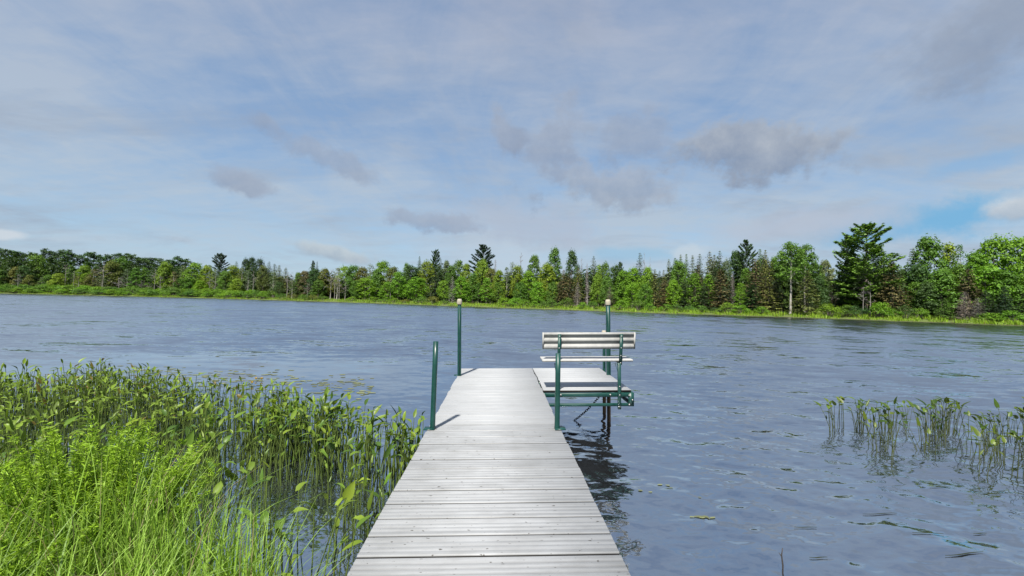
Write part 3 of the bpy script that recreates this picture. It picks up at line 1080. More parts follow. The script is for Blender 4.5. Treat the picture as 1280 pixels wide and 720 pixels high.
def snag(seed, H=11.0, W=3.5, nb=16, start=.3):
    rs = np.random.RandomState(seed)
    gt, gl = Geo(), Geo()
    trunk(gt, H, .14, rs, .05, 1.0)
    for k in range(nb):
        z = H * rs.uniform(start, .97)
        az = rs.uniform(0, 6.28); L = W * .5 * (1.25 - z / H) * rs.uniform(.5, 1.3)
        o = np.array([math.cos(az), math.sin(az), rs.uniform(.2, 1.2)])
        P = np.array([0, 0, z]) + o * np.linspace(0, L, 4)[:, None] + rs.normal(0, .06, (4, 3)) * np.linspace(0, 1, 4)[:, None]
        gt.tube(P, np.linspace(.045, .012, 4), 4, 0, False)
        for j in range(4):
            a = P[rs.randint(1, 4)]
            dd = o + rs.normal(0, .6, 3)
            gt.tube([a, a + dd * L * .25, a + dd * L * .45 + rs.normal(0, .05, 3)], [.02, .014, .008], 3, 0, False)
            m_ = 3
            gl.leaves(a + dd * L * .4 * rs.rand(m_, 1), rs.normal(size=(m_, 3)), rs.uniform(.3, .6, m_), .08, 0, rs, dd + rs.normal(0, .5, (m_, 3)))
    return gt, gl


def shrubby(seed, H=2.2, W=2.8, nl=20, per=60, leaf=.17):
    rs = np.random.RandomState(seed)
    gt, gl = Geo(), Geo()
    cs = []
    for k in range(nl):
        az = rs.uniform(0, 6.28); r = rs.rand() ** .5
        z = H * (.22 + .62 * (1 - r ** 2) * rs.uniform(.6, 1.15))
        cs.append(np.array([math.cos(az) * W * .42 * r, math.sin(az) * W * .42 * r, z]))
    for c in cs:
        gt.tube([(c[0] * .15, c[1] * .15, -.1), c * .6, c], [.025, .018, .008], 4, 0, False)
        lr = W * .17 * rs.uniform(.7, 1.25)
        u = rs.normal(size=(per, 3)); u[:, 2] = np.abs(u[:, 2]) - .35
        u /= np.linalg.norm(u, axis=1)[:, None]
        q = c + u * rs.uniform(.4, 1.15, per)[:, None] * np.array([lr, lr, lr * .8])
        gl.leaves(q, u + np.array([0, 0, .6]) + rs.normal(0, .5, (per, 3)), rs.uniform(.6, 1.3, per) * leaf, .55, 0, rs)
    return gt, gl


LIB = {}


def lib(kind, W, H, bark, fol, makers):
    LIB[kind] = []
    for i, (gt, gl) in enumerate(makers):
        LIB[kind].append((gt.mesh(kind + '_trunk', [bark], True), gl.mesh(kind + '_crown', [fol]) if gl.v else None, W, H))


lib('leafy_tree', 8.0, 12.0, M_bark, M_leaf,
    [leafy(1), leafy(2, base=.05, nl=72), leafy(3, shape=1.5), leafy(4, base=.16, nl=54, lobe=.17), leafy(5, base=.06, nl=76, lobe=.13, shape=1.3), leafy(6, base=.12, nl=60, lobe=.16)])
lib('narrow_leafy_tree', 4.6, 12.0, M_bark, M_leaf,
    [leafy(11, W=4.6, base=.10, nl=48, per=60, lobe=.19, leaf=.3, shape=1.6), leafy(12, W=4.6, base=.2, nl=42, per=60, lobe=.20, leaf=.3, shape=1.4),
     leafy(13, W=4.6, base=.08, nl=52, per=58, lobe=.18, leaf=.3, shape=2.0)])
lib('sparse_tree', 5.0, 12.0, M_pale, M_leaf,
    [leafy(21, W=5.0, base=.16, nl=36, per=32, lobe=.19, leaf=.28, shape=1.5), leafy(22, W=5.0, base=.2, nl=34, per=28, lobe=.19, leaf=.28, shape=1.8)])
lib('birch_tree', 7.0, 15.0, M_pale, M_leaf, [leafy(31, H=15, W=7.0, base=.45, nl=56, per=80, lobe=.15, leaf=.32, stems=3)])
lib('spruce_tree', 4.2, 12.0, M_bark, M_needle, [spruce(41), spruce(42, dens=.8, droop=.35), spruce(43, dens=.9, power=.7)])
lib('broad_spruce', 6.5, 10.0, M_bark, M_needle, [spruce(51, H=10, W=6.5, dens=1.1, power=.75, start=.06), spruce(52, H=10, W=6.5, dens=1.0, power=.8, start=.08)])
lib('dead_spruce', 4.0, 9.0, M_dead, M_deadtwig, [spruce(61, H=9, W=4.0, dead=True, dens=1.8), spruce(62, H=9, W=4.0, dead=True, dens=1.4, droop=.15)])
lib('white_pine', 7.0, 15.0, M_bark, M_needle, [pine(71), pine(72, nw=15), pine(73, nw=19, start=.2)])
lib('red_pine', 4.6, 17.0, M_bark, M_needle, [redpine(81), redpine(82, start=.36), redpine(83, start=.5), redpine(84, start=.42)])
lib('bare_tree', 3.5, 11.0, M_dead, M_deadtwig, [snag(91), snag(92, nb=11, start=.45), snag(93, nb=22, W=4.5)])
lib('shrub', 2.8, 2.2, M_bark, M_leaf, [shrubby(101), shrubby(102, nl=26), shrubby(103, nl=16)])

COLS = {'bright': ((0.144, 0.287, 0.024), 'bright green'), 'yellow': ((0.176, 0.275, 0.027), 'yellow-green'), 'mid': ((0.099, 0.205, 0.032), 'mid green'),
        'dark': ((0.058, 0.119, 0.038), 'dark green'), 'olive': ((0.144, 0.172, 0.042), 'olive green'), 'pale': ((0.141, 0.192, 0.100), 'pale grey-green'),
        'brown': ((0.150, 0.129, 0.067), 'brownish'), 'rust': ((0.121, 0.061, 0.034), 'rust-brown'), 'black': ((0.034, 0.071, 0.034), 'near-black green'),
        'grey': ((0.271, 0.253, 0.273), 'grey'), 'mauve': ((0.234, 0.201, 0.245), 'mauve-grey')}
KNAME = {'leafy_tree': 'leafy tree', 'narrow_leafy_tree': 'narrow leafy tree', 'sparse_tree': 'thin-leaved tree', 'birch_tree': 'tall birch with bare white trunks',
         'spruce_tree': 'spruce', 'broad_spruce': 'broad low spruce', 'dead_spruce': 'dead spruce', 'white_pine': 'white pine', 'red_pine': 'red pine', 'bare_tree': 'bare dead tree', 'shrub': 'shrub'}
L, NL, SP, BS, DS, WP, RP, BT, TH, BI = 'leafy_tree', 'narrow_leafy_tree', 'spruce_tree', 'broad_spruce', 'dead_spruce', 'white_pine', 'red_pine', 'bare_tree', 'sparse_tree', 'birch_tree'

# (picture x, top y, width, kind, colour, metres behind the waterline)
T = []
for x, y in ((-12, 312), (-3, 310), (6, 311), (14, 313), (21, 314), (30, 317), (37, 315), (45, 316), (53, 310), (60, 313), (67, 315), (76, 312), (83, 312), (89, 316), (98, 318), (107, 315),
             (115, 315), (124, 318), (133, 318), (142, 317), (150, 316), (157, 316), (165, 318), (172, 321), (178, 322), (185, 322), (192, 322), (199, 323), (206, 324), (212, 325), (219, 320), (226, 322), (231, 323)):
    T.append((x, y, 15, RP, 'dark', 42))
T += [(-8, 335, 18, L, 'mid', 14), (3, 337, 15, L, 'dark', 16), (19, 333, 14, L, 'olive', 15), (29, 332, 14, L, 'dark', 17), (44, 318, 19, L, 'mid', 26), (36, 343, 12, NL, 'olive', 13), (60, 344, 14, L, 'mid', 14),
      (72, 341, 14, L, 'yellow', 13), (88, 331, 14, NL, 'mid', 18), (105, 331, 17, L, 'yellow', 18), (117, 336, 14, TH, 'brown', 15), (128, 327, 15, BT, 'grey', 16), (139, 326, 18, L, 'olive', 20), (149, 322, 20, L, 'mid', 28),
      (158, 336, 12, TH, 'pale', 15), (148, 346, 14, BT, 'grey', 11), (22, 342, 8, BT, 'grey', 12), (81, 330, 7, BT, 'grey', 15), (92, 338, 6, BT, 'grey', 13), (52, 346, 8, TH, 'pale', 12), (97, 345, 10, TH, 'olive', 12), (126, 345, 12, TH, 'pale', 12), (112, 346, 12, L, 'olive', 14),
      (169, 334, 14, NL, 'mid', 13), (180, 334, 13, NL, 'mid', 15), (192, 336, 10, BT, 'grey', 14), (206, 327, 19, L, 'yellow', 20), (217, 339, 11, TH, 'brown', 14), (228, 331, 14, TH, 'pale', 18), (243, 328, 22, L, 'bright', 18),
      (258, 331, 15, L, 'yellow', 20), (268, 336, 11, TH, 'pale', 15), (274, 318, 17, WP, 'black', 45), (281, 338, 14, L, 'mid', 15), (261, 346, 7, BT, 'grey', 13), (291, 331, 16, L, 'yellow', 20), (294, 326, 8, SP, 'dark', 40), (301, 334, 12, TH, 'olive', 16),
      (306, 323, 11, L, 'black', 45), (313, 321, 13, L, 'black', 48), (309, 337, 11, TH, 'pale', 14), (317, 338, 9, BT, 'grey', 13), (296, 348, 13, L, 'yellow', 13), (236, 347, 13, L, 'mid', 14), (250, 350, 14, L, 'bright', 13), (176, 350, 6, BT, 'grey', 12), (186, 352, 6, BT, 'grey', 12), (200, 345, 10, BT, 'grey', 13), (224, 348, 12, L, 'mid', 14),
      (323, 323, 13, L, 'black', 46), (328, 331, 12, L, 'olive', 18), (335, 326, 9, SP, 'dark', 24), (342, 329, 10, SP, 'dark', 22), (348, 331, 9, SP, 'olive', 20), (341, 339, 13, TH, 'pale', 14), (356, 334, 9, SP, 'olive', 20), (358, 339, 10, BT, 'grey', 13), (364, 340, 8, BT, 'grey', 14),
      (372, 340, 11, L, 'mid', 15), (380, 338, 15, L, 'brown', 18), (390, 327, 5, WP, 'black', 60), (395, 326, 5, SP, 'black', 60), (393, 336, 20, L, 'dark', 18), (405, 335, 16, L, 'olive', 18), (413, 336, 12, BT, 'grey', 14), (421, 334, 14, TH, 'olive', 16), (430, 332, 16, L, 'yellow', 22),
      (441, 331, 18, L, 'mid', 24), (452, 333, 16, L, 'olive', 24), (462, 330, 15, TH, 'pale', 22), (471, 336, 14, L, 'mid', 18), (477, 326, 22, L, 'bright', 22), (457, 347, 20, L, 'bright', 11), (418, 343, 7, BT, 'grey', 11), (424, 345, 7, BT, 'grey', 12), (431, 352, 8, BT, 'grey', 11), (349, 352, 10, L, 'dark', 12), (384, 353, 8, BT, 'grey', 12), (398, 350, 14, L, 'mid', 13), (444, 350, 12, L, 'mid', 12), (365, 350, 12, TH, 'pale', 13),
      (490, 333, 17, L, 'olive', 22), (497, 339, 17, L, 'bright', 15), (507, 327, 11, NL, 'mid', 24), (513, 331, 19, L, 'dark', 20), (523, 320, 7, SP, 'dark', 34), (533, 326, 19, L, 'yellow', 22), (543, 315, 13, WP, 'dark', 36), (549, 321, 8, SP, 'dark', 36), (557, 325, 12, L, 'pale', 30),
      (521, 346, 23, L, 'bright', 10), (544, 340, 14, SP, 'black', 12), (563, 331, 14, L, 'mid', 20), (572, 325, 16, L, 'mid', 24), (582, 329, 14, L, 'yellow', 20), (565, 345, 12, DS, 'grey', 9), (576, 345, 17, L, 'bright', 12), (603, 308, 26, WP, 'black', 40), (602, 325, 19, L, 'yellow', 18),
      (591, 340, 15, NL, 'mid', 14), (613, 335, 16, L, 'olive', 18), (618, 324, 11, DS, 'grey', 28), (623, 337, 15, L, 'yellow', 17), (608, 346, 15, NL, 'bright', 10), (633, 333, 12, TH, 'pale', 22), (639, 327, 11, TH, 'pale', 28), (488, 346, 7, BT, 'grey', 11), (538, 352, 8, BT, 'grey', 11), (598, 352, 9, NL, 'mid', 10), (583, 352, 12, NL, 'bright', 10), (484, 352, 16, L, 'bright', 11), (622, 352, 13, NL, 'mid', 10), (554, 350, 13, L, 'bright', 12),
      (646, 331, 15, L, 'yellow', 18), (650, 317, 8, BT, 'grey', 30), (667, 318, 18, L, 'mid', 30), (660, 338, 19, L, 'bright', 14), (683, 330, 22, L, 'yellow', 16), (692, 309, 19, L, 'mid', 30), (714, 312, 17, L, 'dark', 28), (725, 322, 9, BT, 'grey', 26), (741, 319, 10, SP, 'pale', 26), (733, 328, 8, DS, 'grey', 22),
      (704, 337, 11, SP, 'brown', 12), (712, 340, 13, SP, 'brown', 11), (722, 334, 10, SP, 'olive', 13), (748, 329, 11, NL, 'yellow', 18), (756, 328, 13, L, 'mid', 20), (768, 331, 15, L, 'dark', 24), (774, 329, 9, WP, 'dark', 34), (746, 343, 15, L, 'yellow', 12), (758, 345, 16, L, 'mid', 11), (779, 337, 20, L, 'bright', 13),
      (791, 334, 21, L, 'bright', 15), (799, 315, 11, SP, 'dark', 32), (805, 315, 6, BT, 'grey', 34), (812, 320, 5, BT, 'grey', 34), (809, 333, 16, L, 'bright', 15), (818, 336, 10, SP, 'olive', 14), (762, 358, 13, DS, 'brown', 8), (722, 352, 12, DS, 'grey', 9), (734, 352, 9, BT, 'grey', 8), (650, 352, 14, L, 'mid', 10), (672, 352, 15, L, 'bright', 9), (699, 352, 10, SP, 'brown', 10), (790, 354, 16, L, 'bright', 9), (806, 354, 15, L, 'mid', 9), (690, 352, 12, L, 'mid', 10),
      (824, 338, 8, SP, 'dark', 16), (829, 337, 8, SP, 'olive', 16), (835, 323, 8, SP, 'pale', 22), (843, 322, 10, SP, 'mid', 22), (850, 317, 8, SP, 'pale', 26), (857, 317, 8, SP, 'mid', 26), (865, 318, 9, SP, 'pale', 26), (874, 316, 11, SP, 'dark', 24), (848, 325, 17, L, 'mid', 18), (842, 350, 16, L, 'bright', 10),
      (856, 349, 17, SP, 'black', 10), (872, 330, 13, SP, 'brown', 16), (886, 313, 13, SP, 'olive', 24), (892, 318, 11, SP, 'pale', 22), (899, 312, 10, SP, 'dark', 24), (868, 340, 18, NL, 'bright', 11), (885, 342, 17, NL, 'bright', 10), (900, 336, 19, SP, 'brown', 9), (907, 325, 13, L, 'pale', 22), (919, 312, 18, L, 'dark', 26), (932, 303, 22, WP, 'dark', 26),
      (915, 341, 9, DS, 'mauve', 14), (932, 333, 16, NL, 'mid', 12), (925, 353, 14, NL, 'bright', 7), (944, 322, 19, SP, 'brown', 9), (949, 311, 12, SP, 'mid', 22), (956, 312, 11, SP, 'olive', 20), (961, 325, 19, SP, 'olive', 9), (971, 345, 24, BS, 'black', 10), (967, 320, 13, L, 'mid', 24), (830, 350, 14, SP, 'brown', 10), (880, 353, 12, SP, 'dark', 9), (912, 355, 14, SP, 'dark', 9), (940, 352, 16, SP, 'dark', 8),
      (988, 303, 34, BI, 'mid', 6), (1006, 306, 26, BI, 'mid', 12), (1018, 328, 22, L, 'mid', 14), (1009, 337, 34, BS, 'olive', 5), (1031, 324, 17, L, 'pale', 32), (1040, 334, 15, TH, 'pale', 34), (1022, 345, 18, L, 'dark', 12), (978, 322, 14, L, 'mid', 20),
      (1058, 298, 20, WP, 'dark', 14), (1083, 283, 52, WP, 'mid', 9), (1104, 312, 22, SP, 'dark', 16), (1115, 325, 40, BS, 'brown', 9), (1050, 338, 22, TH, 'pale', 28), (1048, 350, 18, L, 'brown', 30), (1128, 335, 18, L, 'dark', 18), (1080, 320, 26, SP, 'dark', 14), (1096, 352, 18, L, 'mid', 12),
      (1160, 295, 42, L, 'mid', 14), (1141, 309, 16, SP, 'mid', 16), (1185, 301, 26, NL, 'yellow', 18), (1199, 304, 20, TH, 'mid', 18), (1177, 336, 38, L, 'mid', 8), (1149, 330, 30, L, 'dark', 12), (1221, 314, 38, L, 'bright', 12), (1243, 297, 44, L, 'bright', 14), (1272, 295, 46, L, 'bright', 14), (1300, 298, 46, L, 'bright', 14),
      (1232, 332, 40, L, 'bright', 9), (1258, 337, 36, L, 'mid', 9), (1282, 342, 34, L, 'bright', 8), (1206, 364, 20, DS, 'grey', 5), (1181, 372, 22, BS, 'mid', 4), (1232, 362, 30, BS, 'black', 5), (1256, 358, 28, BS, 'black', 6), (1211, 335, 20, SP, 'brown', 8), (1222, 372, 20, DS, 'grey', 4.5), (1195, 330, 26, L, 'mid', 11), (1280, 366, 26, BS, 'black', 6), (1305, 335, 40, L, 'mid', 9),
      (1088, 352, 12, BT, 'grey', 5), (1078, 358, 11, BT, 'grey', 4.5), (1160, 352, 22, L, 'dark', 8), (1145, 352, 18, L, 'mid', 9)]
S = []
rs = np.random.RandomState(33)
for x in np.arange(-14, 345, 8.2):      # willow scrub of the left shore, two ragged rows
    S.append((x + rs.normal(0, 1.5), 353.5 + x * .0235 + rs.normal(0, 1.0), rs.uniform(12, 17), 'mid' if rs.rand() < .6 else 'bright', 7))
    if rs.rand() < .72: S.append((x + 4 + rs.normal(0, 1.5), 358.5 + x * .0235 + rs.normal(0, 1.0), rs.uniform(10, 14), 'bright' if rs.rand() < .5 else 'mid', 3.2))
for x, y, w, c in ((352, 365, 13, 'mid'), (366, 366, 12, 'olive'), (380, 367, 12, 'mid'), (392, 367, 13, 'olive'), (404, 369, 12, 'mid'), (440, 369, 11, 'bright'), (468, 370, 14, 'bright'), (479, 372, 12, 'mid'), (492, 371, 14, 'bright'), (506, 373, 12, 'olive'),
                   (527, 369, 18, 'mid'), (541, 369, 14, 'olive'), (556, 373, 10, 'mid'), (631, 370, 16, 'bright'), (645, 371, 18, 'bright'), (655, 372, 15, 'bright'), (668, 374, 12, 'bright'), (680, 374, 13, 'mid'), (690, 372, 14, 'mid'), (708, 369, 16, 'mid'), (729, 376, 13, 'bright'), (741, 375, 12, 'mid'),
                   (776, 372, 18, 'bright'), (798, 373, 15, 'mid'), (813, 377, 12, 'bright'), (833, 378, 13, 'bright'), (846, 378, 13, 'mid'), (862, 380, 14, 'mid'), (876, 380, 14, 'mid'), (895, 383, 12, 'dark'), (911, 376, 18, 'yellow'), (926, 379, 18, 'bright'), (953, 381, 16, 'bright'), (938, 386, 10, 'yellow'),
                   (1037, 376, 24, 'yellow'), (1058, 378, 24, 'mid'), (1071, 379, 22, 'dark'), (1099, 381, 16, 'mid'), (1118, 383, 16, 'bright'), (1132, 377, 16, 'dark'), (1150, 383, 16, 'bright'), (1236, 389, 24, 'bright'), (1265, 385, 22, 'bright'), (1280, 388, 20, 'mid'), (1042, 362, 26, 'mauve'), (1100, 375, 20, 'bright')):
    S.append((x, y, w, c, 24 if c == 'mauve' else 4.2))

ZONES = [(-50, 110, "at the far shore's left end"), (110, 215, "near the far shore's left end"), (215, 320, 'just left of the treeline dip'), (320, 420, 'in the treeline dip'),
         (420, 572, 'just left of the tall left post'), (572, 680, 'between tall left post and bench'), (680, 795, 'straight above the bench'), (795, 870, 'just right of the bench'), (870, 965, 'left of the tall birches'),
         (965, 1052, 'around the tall birches'), (1052, 1135, 'around the biggest white pine'), (1135, 1210, 'right of the biggest white pine'), (1210, 1400, "at the far shore's right end")]
ORD = ['first', 'second', 'third', 'fourth', 'fifth', 'sixth', 'seventh', 'eighth', 'ninth', 'tenth', 'eleventh', 'twelfth', 'thirteenth', 'fourteenth', 'fifteenth', 'sixteenth']


def zone(x):
    return [k for k, z in enumerate(ZONES) if z[0] <= x < z[1]][0]


SPECIAL = {(1083, 283): 'biggest white pine on the far shore, tallest tree in the photo', (988, 303): 'tall birch with two long bare white trunks near the waterline, left one of the pair',
           (1006, 306): 'tall birch with a full crown, right one of the pair behind the low olive spruce', (603, 308): 'dark white pine standing up behind the leafy trees just right of the tall left post',
           (274, 318): 'lone dark pine rising above the left treeline', (565, 345): 'grey dead spruce just left of the tall left post cap', (390, 327): 'tiny distant pine, left one of a pair above the dip in the treeline',
           (395, 326): 'tiny distant spruce, right one of a pair above the dip in the treeline', (1115, 325): 'broad brown spruce to the right of the biggest white pine', (1009, 337): 'broad olive spruce with level boughs in front of the birches',
           (1042, 362): 'mauve-grey shrub on the lawn left of the biggest white pine'}
items = [(x, y, w, k, c, o) for (x, y, w, k, c, o) in T] + [(x, y, w, 'shrub', c, o) for (x, y, w, c, o) in S]
items.sort(key=lambda q: q[0])
tot = {}
for q in items:
    if (q[0], q[1]) in SPECIAL: continue
    key = (zone(q[0]), q[3], q[4]); tot[key] = tot.get(key, 0) + 1
cnt = {}
rs = np.random.RandomState(77)
for (px, top, w, kind, colr, off) in items:
    th_dir = pdir(px, horizon(px)); th = math.atan2(th_dir[0], th_dir[1])
    rho = float(shore_r(th)) + off
    x, y = math.sin(th) * rho, math.cos(th) * rho
    gz = float(ground_z(x, y))
    d = pdir(px, top)
    ztop = EYE[2] + d[2] / math.hypot(d[0], d[1]) * rho
    h = max(ztop - gz, .8)
    depth = rho * math.cos(th)
    wid = w * depth / F * (2.0 if kind == 'spruce_tree' else 1.5 if kind == 'leafy_tree' and w < 30 else 1.3)
    v = LIB[kind][rs.randint(len(LIB[kind]))]
    o = empty(kind, (x, y, gz - .05))
    o.rotation_euler = (0, 0, rs.uniform(0, 6.28))
    o.scale = (wid / v[2], wid / v[2], h / v[3])
    c = np.array(COLS[colr][0]) * rs.uniform(.85, 1.15) * np.array([rs.uniform(.9, 1.12), 1, rs.uniform(.85, 1.2)])
    key = (zone(px), kind, colr)
    if (px, top) in SPECIAL:
        label = SPECIAL[(px, top)]
    else:
        k = cnt.get(key, 0); cnt[key] = k + 1
        cw = COLS[colr][1] + ' '
        if kind == 'bare_tree' or (kind == 'dead_spruce' and colr == 'grey'): cw = 'grey '
        if tot[key] == 1: label = f'{cw}{KNAME[kind]} {ZONES[key[0]][2]}, the only one there'
        else: label = f'{ORD[k]} {cw}{KNAME[kind]} from the left, {ZONES[key[0]][2]}'
    tag(o, label, 'shrub' if kind == 'shrub' else 'tree', 'shrubs along the far shore' if kind == 'shrub' else KNAME[kind] + 's of the far shore')
    a = bpy.data.objects.new('trunk' if kind != 'shrub' else 'stem', v[0]); COL.objects.link(a); a.parent = o
    if v[1]:
        b = bpy.data.objects.new('crown', v[1]); COL.objects.link(b); b.parent = o; b.color = (*c, 1)

# woods behind the shore trees: one mass nobody could count
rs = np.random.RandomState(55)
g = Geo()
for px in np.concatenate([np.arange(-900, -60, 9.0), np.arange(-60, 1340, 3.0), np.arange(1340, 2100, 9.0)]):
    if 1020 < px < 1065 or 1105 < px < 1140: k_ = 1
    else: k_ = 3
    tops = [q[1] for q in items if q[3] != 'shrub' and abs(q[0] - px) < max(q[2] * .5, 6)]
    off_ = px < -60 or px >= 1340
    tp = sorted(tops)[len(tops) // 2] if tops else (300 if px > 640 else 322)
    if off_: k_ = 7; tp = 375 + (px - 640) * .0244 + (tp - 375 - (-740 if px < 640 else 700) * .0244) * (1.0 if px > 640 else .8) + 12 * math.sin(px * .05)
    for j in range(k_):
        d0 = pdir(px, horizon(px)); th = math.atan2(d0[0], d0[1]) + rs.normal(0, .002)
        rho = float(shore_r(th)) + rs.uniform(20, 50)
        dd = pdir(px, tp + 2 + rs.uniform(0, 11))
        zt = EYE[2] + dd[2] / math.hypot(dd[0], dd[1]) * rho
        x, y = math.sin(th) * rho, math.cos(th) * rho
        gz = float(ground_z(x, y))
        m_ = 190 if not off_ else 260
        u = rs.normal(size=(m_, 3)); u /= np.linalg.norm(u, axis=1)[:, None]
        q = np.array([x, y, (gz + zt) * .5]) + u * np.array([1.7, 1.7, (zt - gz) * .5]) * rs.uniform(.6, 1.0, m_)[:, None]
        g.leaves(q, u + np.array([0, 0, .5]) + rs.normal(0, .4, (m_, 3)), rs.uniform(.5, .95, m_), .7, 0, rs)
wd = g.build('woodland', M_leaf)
wd.color = (.034, .068, .017, 1)  # leaf colour darkened to stand in for deep shadow between crowns
tag(wd, 'deep shaded woodland filling the gaps behind the shore trees', 'woods', kind='stuff')

# sedge along the far waterline
rs = np.random.RandomState(66)
g = Geo()
n = 42000
pxs = rs.uniform(-40, 1330, n)
th = np.interp(pxs, np.arange(-60, 1360, 10), [math.atan2(pdir(a, horizon(a))[0], pdir(a, horizon(a))[1]) for a in np.arange(-60, 1360, 10)])
rho = shore_r(th) + rs.uniform(0, 1, n) ** 1.3 * 9 + .35
keep = (np.sin(th * 97) * np.sin(th * 41 + 1) + .5 * np.sin(th * 231) + 1.0 > rs.rand(n) * 1.1) | (rho > shore_r(th) + 3.5)
th, rho = th[keep], rho[keep]; n = len(th)
X, Y = np.sin(th) * rho, np.cos(th) * rho
blades(g, X, Y, ground_z(X, Y) - .02, rs.uniform(.18, .8, n) * (.72 + .5 * np.sin(th * 173 + rho)), rs.uniform(.05, .12, n), rs.uniform(0, 6.28, n), np.abs(rs.normal(.25, .2, n)), rs, 2)
tag(g.build('sedge', M_sedge), 'bright sedge strip growing along the far waterline', 'sedge', kind='stuff')

# pale broken stubs on the right bank
for px, py, hh, ln, lb in ((1108, 396, .9, -.35, 'short white broken stub leaning on the bank right of the biggest white pine'), (1203, 401, .75, -.6, 'white fallen stick on the bank before the grey dead spruce')):
    p = onplane(px, py - 2, .25)
    g = Geo()
    g.tube([p, p + np.array([ln * .5, 0, hh * .55]), p + np.array([ln, 0, hh])], [.11, .09, .05], 7)
    g.tube([p + np.array([0, 0, .02]), p + np.array([.5, .1, .3])], [.07, .03], 6)
    tag(g.build('wood_stub', M_pale, smooth=True), lb, 'dead wood')

# ------------------------------------------------------------------ small things on the water
M_pad = leaf_mat('floating_leaf', transl=.1, lo=.7, hi=1.2, fixed=(0.021, 0.028, 0.014))
M_scum = leaf_mat('pond_weed', transl=.1, lo=.6, hi=1.3, fixed=(0.156, 0.177, 0.099))
rs = np.random.RandomState(9)
for (px, py, ln, rot, lb) in ((1205, 694, .34, .12, 'long green grass blade floating nearest the right bottom corner'), (1160, 667, .28, .03, 'green blade afloat in the lower right water, right of the pale weed'),
                              (1225, 666, .12, 0, 'short dark blade afloat at the far right, below the plants'), (1007, 658, .2, 0, 'dark blade floating straight above the twig in the water'), (1100, 641, .34, .06, 'ragged dark blade floating mid-way below the right plant patch'),
                              (1098, 594, .22, 0, 'dark blade floating just below the left tip of the right patch'), (1023, 697, .14, .0, 'short dark blade floating right of the twig'), (1175, 610, .25, .1, 'faint blade afloat under the right-hand plant patch')):
    p = onplane(px, py, .008)
    g = Geo()
    T_ = np.linspace(-.5, .5, 7)
    rows = []
    for t in T_:
        w = .006 * (1 - (2 * t) ** 2) + .001
        y_ = .006 * math.sin(t * 5)
        zw = float(wave_z(p[0] + t * ln, p[1] + t * ln * rot, .03))
        rows += [(t * ln, y_ - w, zw), (t * ln, y_, zw + .003), (t * ln, y_ + w, zw)]
    f = []
    for k in range(6):
        f += [(3 * k, 3 * k + 3, 3 * k + 4, 3 * k + 1), (3 * k + 1, 3 * k + 4, 3 * k + 5, 3 * k + 2)]
    g.add(rows, f)
    o = g.build('floating_blade', M_pad); o.location = p; o.rotation_euler = (0, 0, rot)
    tag(o, lb, 'grass blade', 'grass blades afloat on the right-hand water')

# floating weed beyond the left bed and pale weed patches right
g = Geo()
c = []
for k in range(300):
    px = rs.uniform(120, 470); py = 462 + (px - 120) * .062 + rs.normal(0, 6.5)
    p = onplane(px, py, .004); c.append(p)
for cx, cy, sx, n_ in ((884, 646, .06, 7), (838, 612, .22, 6)):
    p = onplane(cx, cy, .004)
    for k in range(n_): c.append(p + np.array([rs.normal(0, sx), rs.normal(0, sx * .35), 0]))
c = np.array(c)
for p in c:
    r_ = rs.uniform(.02, .06) if p[0] < -1 else rs.uniform(.008, .026)
    a = np.arange(7) * 6.283 / 7 + rs.uniform(0, 6)
    rr = r_ * rs.uniform(.6, 1.2, 7)
    xa, ya = p[0] + np.cos(a) * rr * 1.6, p[1] + np.sin(a) * rr
    zl = wave_z(np.append(xa, p[0]), np.append(ya, p[1]), .035) + .006
    g.add(np.stack([np.append(xa, p[0]), np.append(ya, p[1]), zl], -1), [(k, (k + 1) % 7, 7) for k in range(7)])
tag(g.build('pond_weed', M_scum), 'yellowish flecks of pond weed floating on the water', 'pond weed', kind='stuff')

M_yel = metal('yellow_petal', (.55, .36, .015), .5)
for px, py, lb in ((315, 478, 'small yellow pond lily flower, leftmost of three beyond the plant bed'), (320, 473, 'small yellow pond lily flower, middle one of three beyond the plant bed'), (327, 473, 'small yellow pond lily flower, rightmost of three beyond the plant bed')):
    p = onplane(px, py, .06)
    o = empty('lily_flower', (p[0], p[1], 0)); tag(o, lb, 'flower')
    g = Geo(); g.tube([(0, 0, -.1), (.004, 0, .05)], .004, 5); g.build('stem', M_stem, o)
    g = Geo()
    for k in range(5):
        a = k * 6.283 / 5; ca, sa = math.cos(a), math.sin(a)
        rows = []
        for t, w, rr in ((0, .006, .004), (.5, .016, .024), (1, .009, .022)):
            z = .045 + .035 * t
            rows += [(ca * rr - sa * w, sa * rr + ca * w, z), (ca * rr + sa * w, sa * rr - ca * w, z)]
        g.add(rows, [(0, 1, 3, 2), (2, 3, 5, 4)])
    g.build('petals', M_yel, o)

p = onplane(978, 716, 0)
g = Geo()
g.tube([(0, 0, -.15), (.003, 0, .05), (-.004, .005, .12), (.002, .004, .17)], [.006, .006, .005, .003], 6)
g.tube([(-.004, .005, .11), (-.02, .01, .135)], [.003, .002], 5)
o = g.build('twig', M_dark); o.location = p
tag(o, 'thin dark twig sticking up from the water near the bottom right', 'twig')

